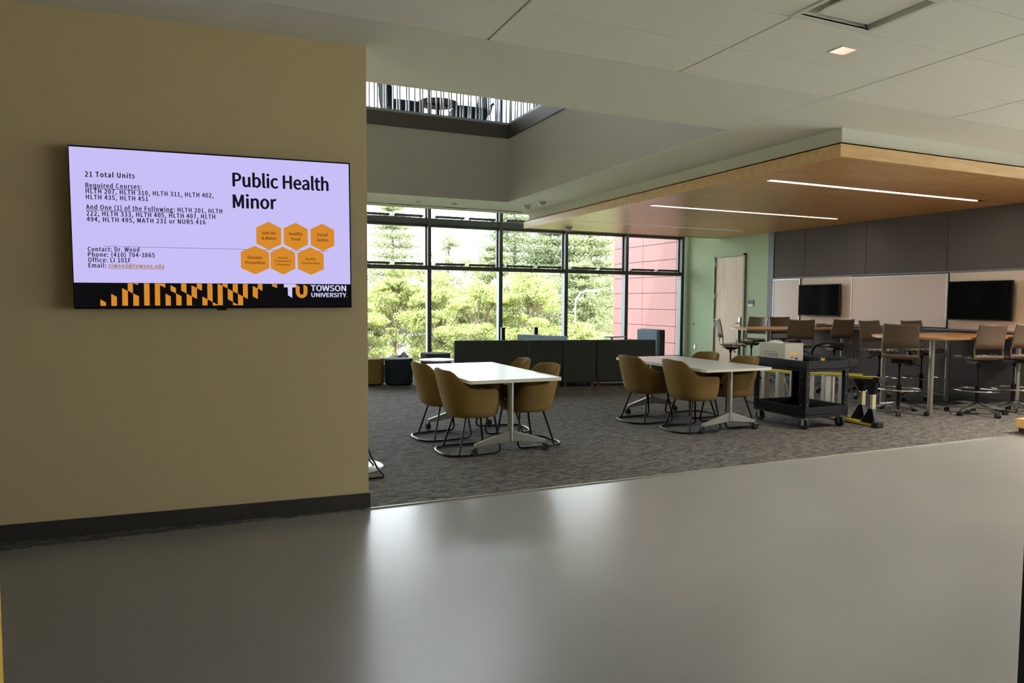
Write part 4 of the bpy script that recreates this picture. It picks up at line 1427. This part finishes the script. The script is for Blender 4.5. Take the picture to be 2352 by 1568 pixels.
# ------------------------------------------------------------------ upper level seen through the light well
rl = thing('balcony_railing', 'balcony railing of thin uneven balusters above the light well', 'railing', (0, 0, 4.675))
bxs = [-15, 45, 97, 130, 197, 222, 295, 340, 368, 440, 468, 532, 588, 617, 680, 710, 770, 820, 850, 912, 940, 1000, 1045, 1077, 1138, 1165, 1228, 1270, 1300, 1370, 1395, 1460, 1480, 1515, 1590, 1635]
for v in bxs:
    px = 840 + v * 0.204
    x = 2.46 + (px - 849) * 0.00773
    MB().box(x - 0.012, x + 0.012, WY1 + 0.005, WY1 + 0.025, 0, 1.06).build('baluster', M['baluster'], rl)
for k in range(22):
    y = WY1 - 0.09 - k * 0.125 - (0.03 if k % 2 else 0)
    MB().box(WX1 + 0.005, WX1 + 0.025, y - 0.012, y + 0.012, 0, 1.06).build('baluster', M['baluster'], rl)
MB().box(WX0, WX1 + 0.04, WY1 - 0.005, WY1 + 0.035, 1.06, 1.1).box(WX1 - 0.005, WX1 + 0.035, WY0, WY1, 1.06, 1.1).build('handrail', M['trim'], rl)


def lounge_seat(label, x, y, rz, back=0.75):
    t = thing('lounge_chair', label, 'chair', (x, y, 4.675 - 0.035), rz, 'dark lounge chairs on the upper level')
    MB().prism(rrect(-0.32, 0.32, -0.3, 0.3, 0.14, 6), 0.14, 0.42).build('seat', M['navy'], t, bevel=0.1, segs=3, smooth=True)
    pr = [(-0.3, 0.3), (-0.26, 0.42), (-0.32, 0.78), (-0.36, back + 0.05), (-0.42, back + 0.05), (-0.40, 0.5), (-0.36, 0.3)]
    MB().prism(pr, -0.29, 0.29, 'y').build('backrest', M['navy'], t, bevel=0.02, segs=2, smooth=True)
    for a in (-1, 1):
        for b in (-1, 1):
            MB().cyl((a * 0.24, b * 0.22, 0), (a * 0.2, b * 0.18, 0.18), 0.012, n=8).build('leg', M['black'], t)
    return t


lounge_seat('dark upper level chair with tall back, left of the round table', 3.28, 12.4, 0, 1.05)
lounge_seat('dark upper level chair on the right of the round table', 4.45, 12.3, R(180), 0.42)
t = thing('round_cafe_table', 'round wooden cafe table seen from below through the balcony railing', 'table', (3.88, 12.3, 4.64))
MB().lathe([(0.36, 0.435), (0.37, 0.45), (0.37, 0.46)], 36).build('table_top', M['walnut'], t, smooth=True)
MB().cyl((0, 0, 0.02), (0, 0, 0.43), 0.03).build('column', M['black'], t, smooth=True)
MB().box(-0.22, 0.22, -0.02, 0.02, 0.41, 0.435).box(-0.02, 0.02, -0.22, 0.22, 0.41, 0.435).build('support_arm', M['black'], t)
MB().lathe([(0.24, 0), (0.24, 0.012), (0.04, 0.025)], 24).build('base_disc', M['black'], t, smooth=True)

# ------------------------------------------------------------------ outdoors
GZ = -3.2
struct(MB().box(-120, 160, YW + 0.3, 220, GZ - 0.3, GZ).build('ground_lawn', M['lawn']))
struct(MB().box(-60, 22.5, 40, 72, GZ, GZ + 0.02).build('ground_parking', M['asphalt']))
struct(MB().box(-30, 11.9, YW + 0.15, YW + 3.2, GZ, -0.3).build('ground_terrace', M['concrete']))

rb = thing('building_wing', 'pink red panelled wing of the building outside the right bays', 'building', (12.1, YW + 0.2, GZ))
f = MB()
ye = 19.45 - (YW + 0.2)
rows_z = [3.2 - 0.60 + 0.477 * k for k in range(-5, 16)]
cols_y = [0.0, 0.12, 1.78, 3.44, ye]
for z0, z1 in zip(rows_z[:-1], rows_z[1:]):
    for y0, y1 in zip(cols_y[:-1], cols_y[1:]):
        f.box(0, 0.04, y0 + 0.008, y1 - 0.008, z0 + 0.008, z1 - 0.008)
f.build('cladding', M['red'], rb)
MB().box(0.03, 6, 0, ye - 0.01, 0, 11).build('wall_core', M['redgap'], rb)

ap = thing('apartment_block', 'white apartment block far behind the trees beside the red wing', 'building', (66, 112, GZ), R(-30))
MB().box(-6, 6, -4, 4, 0, 30).build('wall_body', M['apt'], ap)
for k in range(9):
    for xx in (-4.2, -1.4, 1.4, 4.2):
        w_ = MB().box(xx - 0.7, xx + 0.7, -4.06, -3.98, 1.5 + k * 3.0, 3.0 + k * 3.0).build('window', M['aptwin'], ap)
    MB().box(-6, 6, -4.9, -4, 0.9 + k * 3.0, 1.15 + k * 3.0).build('balcony', M['apt'], ap)

lp = thing('street_lamp', 'tall pale street lamp with curved arm among the pines', 'street lamp', (22.0, 40.0, GZ))
MB().tube([(0, 0, 0), (0, 0, 4.4), (0.05, 0, 4.9), (0.35, 0, 5.3), (0.9, 0, 5.5)], 0.06, 8).build('pole', M['frame_light'], lp, smooth=True)
MB().box(0.85, 1.8, -0.12, 0.12, 5.38, 5.55).build('lamp_head', M['signwhite'], lp, bevel=0.05)


def make_car(label, m, loc, rz):
    t = thing('parked_car', label, 'car', loc, rz, 'cars in the parking lot')
    body = [(-2.2, 0.35), (-2.25, 0.7), (-2.1, 0.95), (-1.6, 1.0), (1.0, 0.95), (2.0, 0.82), (2.2, 0.6), (2.2, 0.35)]
    MB().prism(body, -0.88, 0.88, 'y').build('body', M[m], t, bevel=0.08, segs=2, smooth=True)
    vs, fs = [], []
    cab = [(-1.95, 0.96), (-1.35, 1.44), (0.25, 1.46), (1.15, 0.95)]
    MB().add([(x, s * (0.82 - (0.2 if z > 1.2 else 0)), z) for s in (-1, 1) for x, z in cab], [(0, 1, 2, 3), (7, 6, 5, 4), (0, 4, 5, 1), (1, 5, 6, 2), (2, 6, 7, 3), (3, 7, 4, 0)]).build('cabin', M['carglass'], t, bevel=0.03)
    MB().box(-1.35, 0.25, -0.6, 0.6, 1.43, 1.475).build('roof', M[m], t, bevel=0.02)
    for x in (-1.4, 1.35):
        for s in (-1, 1):
            MB().cyl((x, s * 0.72, 0.32), (x, s * 0.9, 0.32), 0.32, n=18).build('wheel', M['tyre'], t, smooth=True)
    for s in (-1, 1):
        MB().box(-2.27, -2.1, s * 0.62 - 0.2, s * 0.62 + 0.2, 0.68, 0.88).build('tail_light', M['taillight'], t, bevel=0.02)
    return t


make_car('silver parked car on the left with red tail light', 'carsilver', (12.75, 54.0, GZ + 0.02), R(62))
make_car('white parked car between two silver ones', 'carwhite', (14.1, 56.5, GZ + 0.02), R(64))
make_car('silver parked car on the right near the window mullion', 'carsilver', (15.7, 53.5, GZ + 0.02), R(120))
make_car('white parked car farther back under the left trees', 'carwhite', (14.0, 64.0, GZ + 0.02), R(20))


def quads_mesh(name, C, size, m, parent, flat=0.0, wide=0.55):
    """many small leaf cards, each a bent pair of quads, as one foliage mesh"""
    n = len(C)
    a = rng.normal(size=(n, 3))
    if flat:
        a[:, 2] *= (1 - flat)
    a /= np.linalg.norm(a, axis=1, keepdims=True)
    b = rng.normal(size=(n, 3))
    b -= (b * a).sum(1, keepdims=True) * a
    b /= np.linalg.norm(b, axis=1, keepdims=True)
    s = size * rng.uniform(0.6, 1.4, (n, 1))
    V = np.stack([C - a * s * 1.0, C + b * s * wide, C + a * s * 1.0, C - b * s * wide], 1).reshape(-1, 3)
    me = bpy.data.meshes.new(name)
    me.vertices.add(4 * n)
    me.vertices.foreach_set('co', V.ravel().astype(np.float32))
    me.loops.add(4 * n)
    me.loops.foreach_set('vertex_index', np.arange(4 * n, dtype=np.int32))
    me.polygons.add(n)
    me.polygons.foreach_set('loop_start', np.arange(0, 4 * n, 4, dtype=np.int32))
    me.update(calc_edges=True)
    me.validate()
    me.materials.append(m)
    o = bpy.data.objects.new(name, me)
    COL.objects.link(o)
    o.parent = parent
    return o


def broadleaf(label, x, y, h, cr, m, n, base=0.3, leaf=0.11, blobs=26, group='broadleaf trees outside'):
    t = thing('broadleaf_tree', label, 'tree', (x, y, GZ), 0, group)
    tr = MB().tube([(0, 0, 0), (0.05, 0, h * base), (0.0, 0.1, h * 0.6), (0.05, 0, h * 0.9)], 0.1, 8, radii=[0.16, 0.12, 0.07, 0.02])
    pts = []
    for k in range(blobs):
        zf = rng.uniform(base, 1.0)
        w_ = math.sin(math.pi * min(1, (zf - base) / (1 - base) * 0.8 + 0.2)) ** 0.6
        a = rng.uniform(0, 2 * math.pi)
        rr = cr * w_ * math.sqrt(rng.uniform(0.1, 1.3))
        zz = h * zf * 0.97 * (1.0 if rng.uniform() < 0.75 else rng.uniform(1.0, 1.22))
        c = np.array([rr * math.cos(a), rr * math.sin(a), zz])
        r = cr * rng.uniform(0.14, 0.40)
        d = rng.normal(size=(n // blobs, 3))
        d /= np.linalg.norm(d, axis=1, keepdims=True)
        pts.append(c + d * (r * rng.uniform(0.15, 1.0, (len(d), 1)) ** 0.5) * np.array([1.2, 1.2, 0.45]))
        tr.tube([(0, 0, h * zf * 0.55), (c[0] * 0.6, c[1] * 0.6, c[2] * 0.85), tuple(c * np.array([1.1, 1.1, 1.02]))], 0.02, 5, radii=[0.035, 0.022, 0.008])
        tr.tube([(c[0] * 0.6, c[1] * 0.6, c[2] * 0.85), (c[0] * 0.9 + 0.2, c[1] * 0.9 - 0.2, c[2] + 0.5 * r)], 0.01, 4, radii=[0.018, 0.006])
    tr.build('trunk', M['bark'], t, smooth=True)
    quads_mesh('foliage', np.concatenate(pts), leaf, M[m], t)
    return t


def pine(label, x, y, h, cr, m, n, base=0.15, leaf=0.16, whorls=12):
    t = thing('pine_tree', label, 'tree', (x, y, GZ), 0, 'pine trees outside')
    tr = MB().tube([(0, 0, 0), (0.05, 0, h * 0.5), (0, 0, h)], 0.2, 8, radii=[0.32, 0.2, 0.04])
    pts = []
    tot = 0
    for k in range(whorls):
        zf = base + (1 - base) * (k + 0.3) / whorls
        L = cr * (1 - ((zf - base) / (1 - base)) ** 1.4 * 0.85) * rng.uniform(0.75, 1.1)
        nb = 6
        for i in range(nb):
            a = 2 * math.pi * (i + rng.uniform(-0.3, 0.3)) / nb + k
            e = np.array([math.cos(a) * L, math.sin(a) * L, 0.12 * L + rng.uniform(-0.2, 0.2)])
            z0_ = h * zf
            tr.tube([(0, 0, z0_), (e[0] * 0.5, e[1] * 0.5, z0_ + e[2] * 0.3), (e[0], e[1], z0_ + e[2])], 0.03, 5, radii=[0.06, 0.04, 0.012])
            for q in (0.35, 0.55, 0.75, 0.95):
                c = e * q + np.array([0, 0, z0_ + 0.05])
                r = L * 0.26 + 0.15
                npt = max(6, n // (whorls * nb * 4))
                d = rng.normal(size=(npt, 3)) * np.array([r * 0.62, r * 0.62, r * 0.26])
                pts.append(c + d)
    tr.build('trunk', M['bark'], t, smooth=True)
    quads_mesh('foliage', np.concatenate(pts), leaf, M[m], t, 0.3, 0.3)
    return t


def tx(u, y):
    """world x of a column of the view at depth y along the room axis"""
    d = rt2 * ((u - 1176) / FPX) + fw
    return d.x / d.y * y


pine('tall open pine with layered branches in the first window bay', tx(902, 62), 62, 13.6, 4.4, 'pine', 27000, 0.3, 0.11, 11)
pine('tall dark pine behind the second and third bays, the largest', tx(1180, 60), 60, 15.5, 5.6, 'pinedark', 60000, 0.12, 0.11, 15)
pine('dense pine rising behind the third bay mullion', tx(1262, 52), 52, 12.5, 4.4, 'pinedark', 45000, 0.1, 0.11, 14)
pine('light green pine in the fourth window bay beside the red wing', tx(1352, 50), 50, 13.5, 4.3, 'pine', 45000, 0.1, 0.11, 14)
pine('small blue green pine in front of the large dark pine', tx(1135, 50), 50, 9.3, 2.8, 'pine', 27000, 0.1, 0.11, 12)
pine('low pine behind the street lamp in the fourth bay', tx(1330, 44), 44, 7.6, 3.0, 'pine', 27000, 0.08, 0.11, 11)
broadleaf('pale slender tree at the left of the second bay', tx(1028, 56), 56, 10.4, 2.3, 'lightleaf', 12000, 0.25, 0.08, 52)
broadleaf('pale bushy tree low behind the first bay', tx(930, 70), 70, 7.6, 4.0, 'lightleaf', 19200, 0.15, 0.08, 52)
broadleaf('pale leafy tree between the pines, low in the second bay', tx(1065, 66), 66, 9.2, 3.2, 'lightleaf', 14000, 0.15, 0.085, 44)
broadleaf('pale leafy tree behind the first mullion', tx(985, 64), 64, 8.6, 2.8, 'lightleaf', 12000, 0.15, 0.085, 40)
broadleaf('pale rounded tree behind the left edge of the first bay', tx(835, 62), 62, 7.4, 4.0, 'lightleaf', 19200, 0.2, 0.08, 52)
broadleaf('yellow green maple crown filling the first window bay', tx(905, 42), 42, 6.1, 2.5, 'maple', 31200, 0.56, 0.058, 68)
broadleaf('yellow green maple at the far left edge of the first bay', tx(832, 40), 40, 4.6, 2.0, 'maple', 23400, 0.32, 0.058, 60)
broadleaf('yellow green maple in the left half of the second bay', tx(1012, 40), 40, 5.9, 2.2, 'maple', 31200, 0.22, 0.058, 68)
broadleaf('yellow green maple in the right half of the second bay', tx(1100, 37), 37, 5.9, 2.3, 'maple', 31200, 0.15, 0.058, 68)
broadleaf('large yellow green maple filling the third window bay', tx(1215, 36), 36, 6.0, 2.7, 'maple', 39000, 0.12, 0.058, 80)
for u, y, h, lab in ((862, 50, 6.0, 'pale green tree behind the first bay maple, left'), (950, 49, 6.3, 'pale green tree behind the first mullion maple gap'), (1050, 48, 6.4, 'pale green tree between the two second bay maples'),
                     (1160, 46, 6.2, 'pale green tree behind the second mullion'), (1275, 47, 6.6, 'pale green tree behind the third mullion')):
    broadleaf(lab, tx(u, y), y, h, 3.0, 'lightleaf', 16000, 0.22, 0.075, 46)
broadleaf('small yellow green tree at the foot of the fourth bay', tx(1318, 34), 34, 3.6, 1.7, 'maple', 18200, 0.12, 0.058, 52)
broadleaf('dark shrub beyond the parking lot lawn', tx(945, 74), 74, 3.6, 1.8, 'pinedark', 4000, 0.05, 0.12, 20)
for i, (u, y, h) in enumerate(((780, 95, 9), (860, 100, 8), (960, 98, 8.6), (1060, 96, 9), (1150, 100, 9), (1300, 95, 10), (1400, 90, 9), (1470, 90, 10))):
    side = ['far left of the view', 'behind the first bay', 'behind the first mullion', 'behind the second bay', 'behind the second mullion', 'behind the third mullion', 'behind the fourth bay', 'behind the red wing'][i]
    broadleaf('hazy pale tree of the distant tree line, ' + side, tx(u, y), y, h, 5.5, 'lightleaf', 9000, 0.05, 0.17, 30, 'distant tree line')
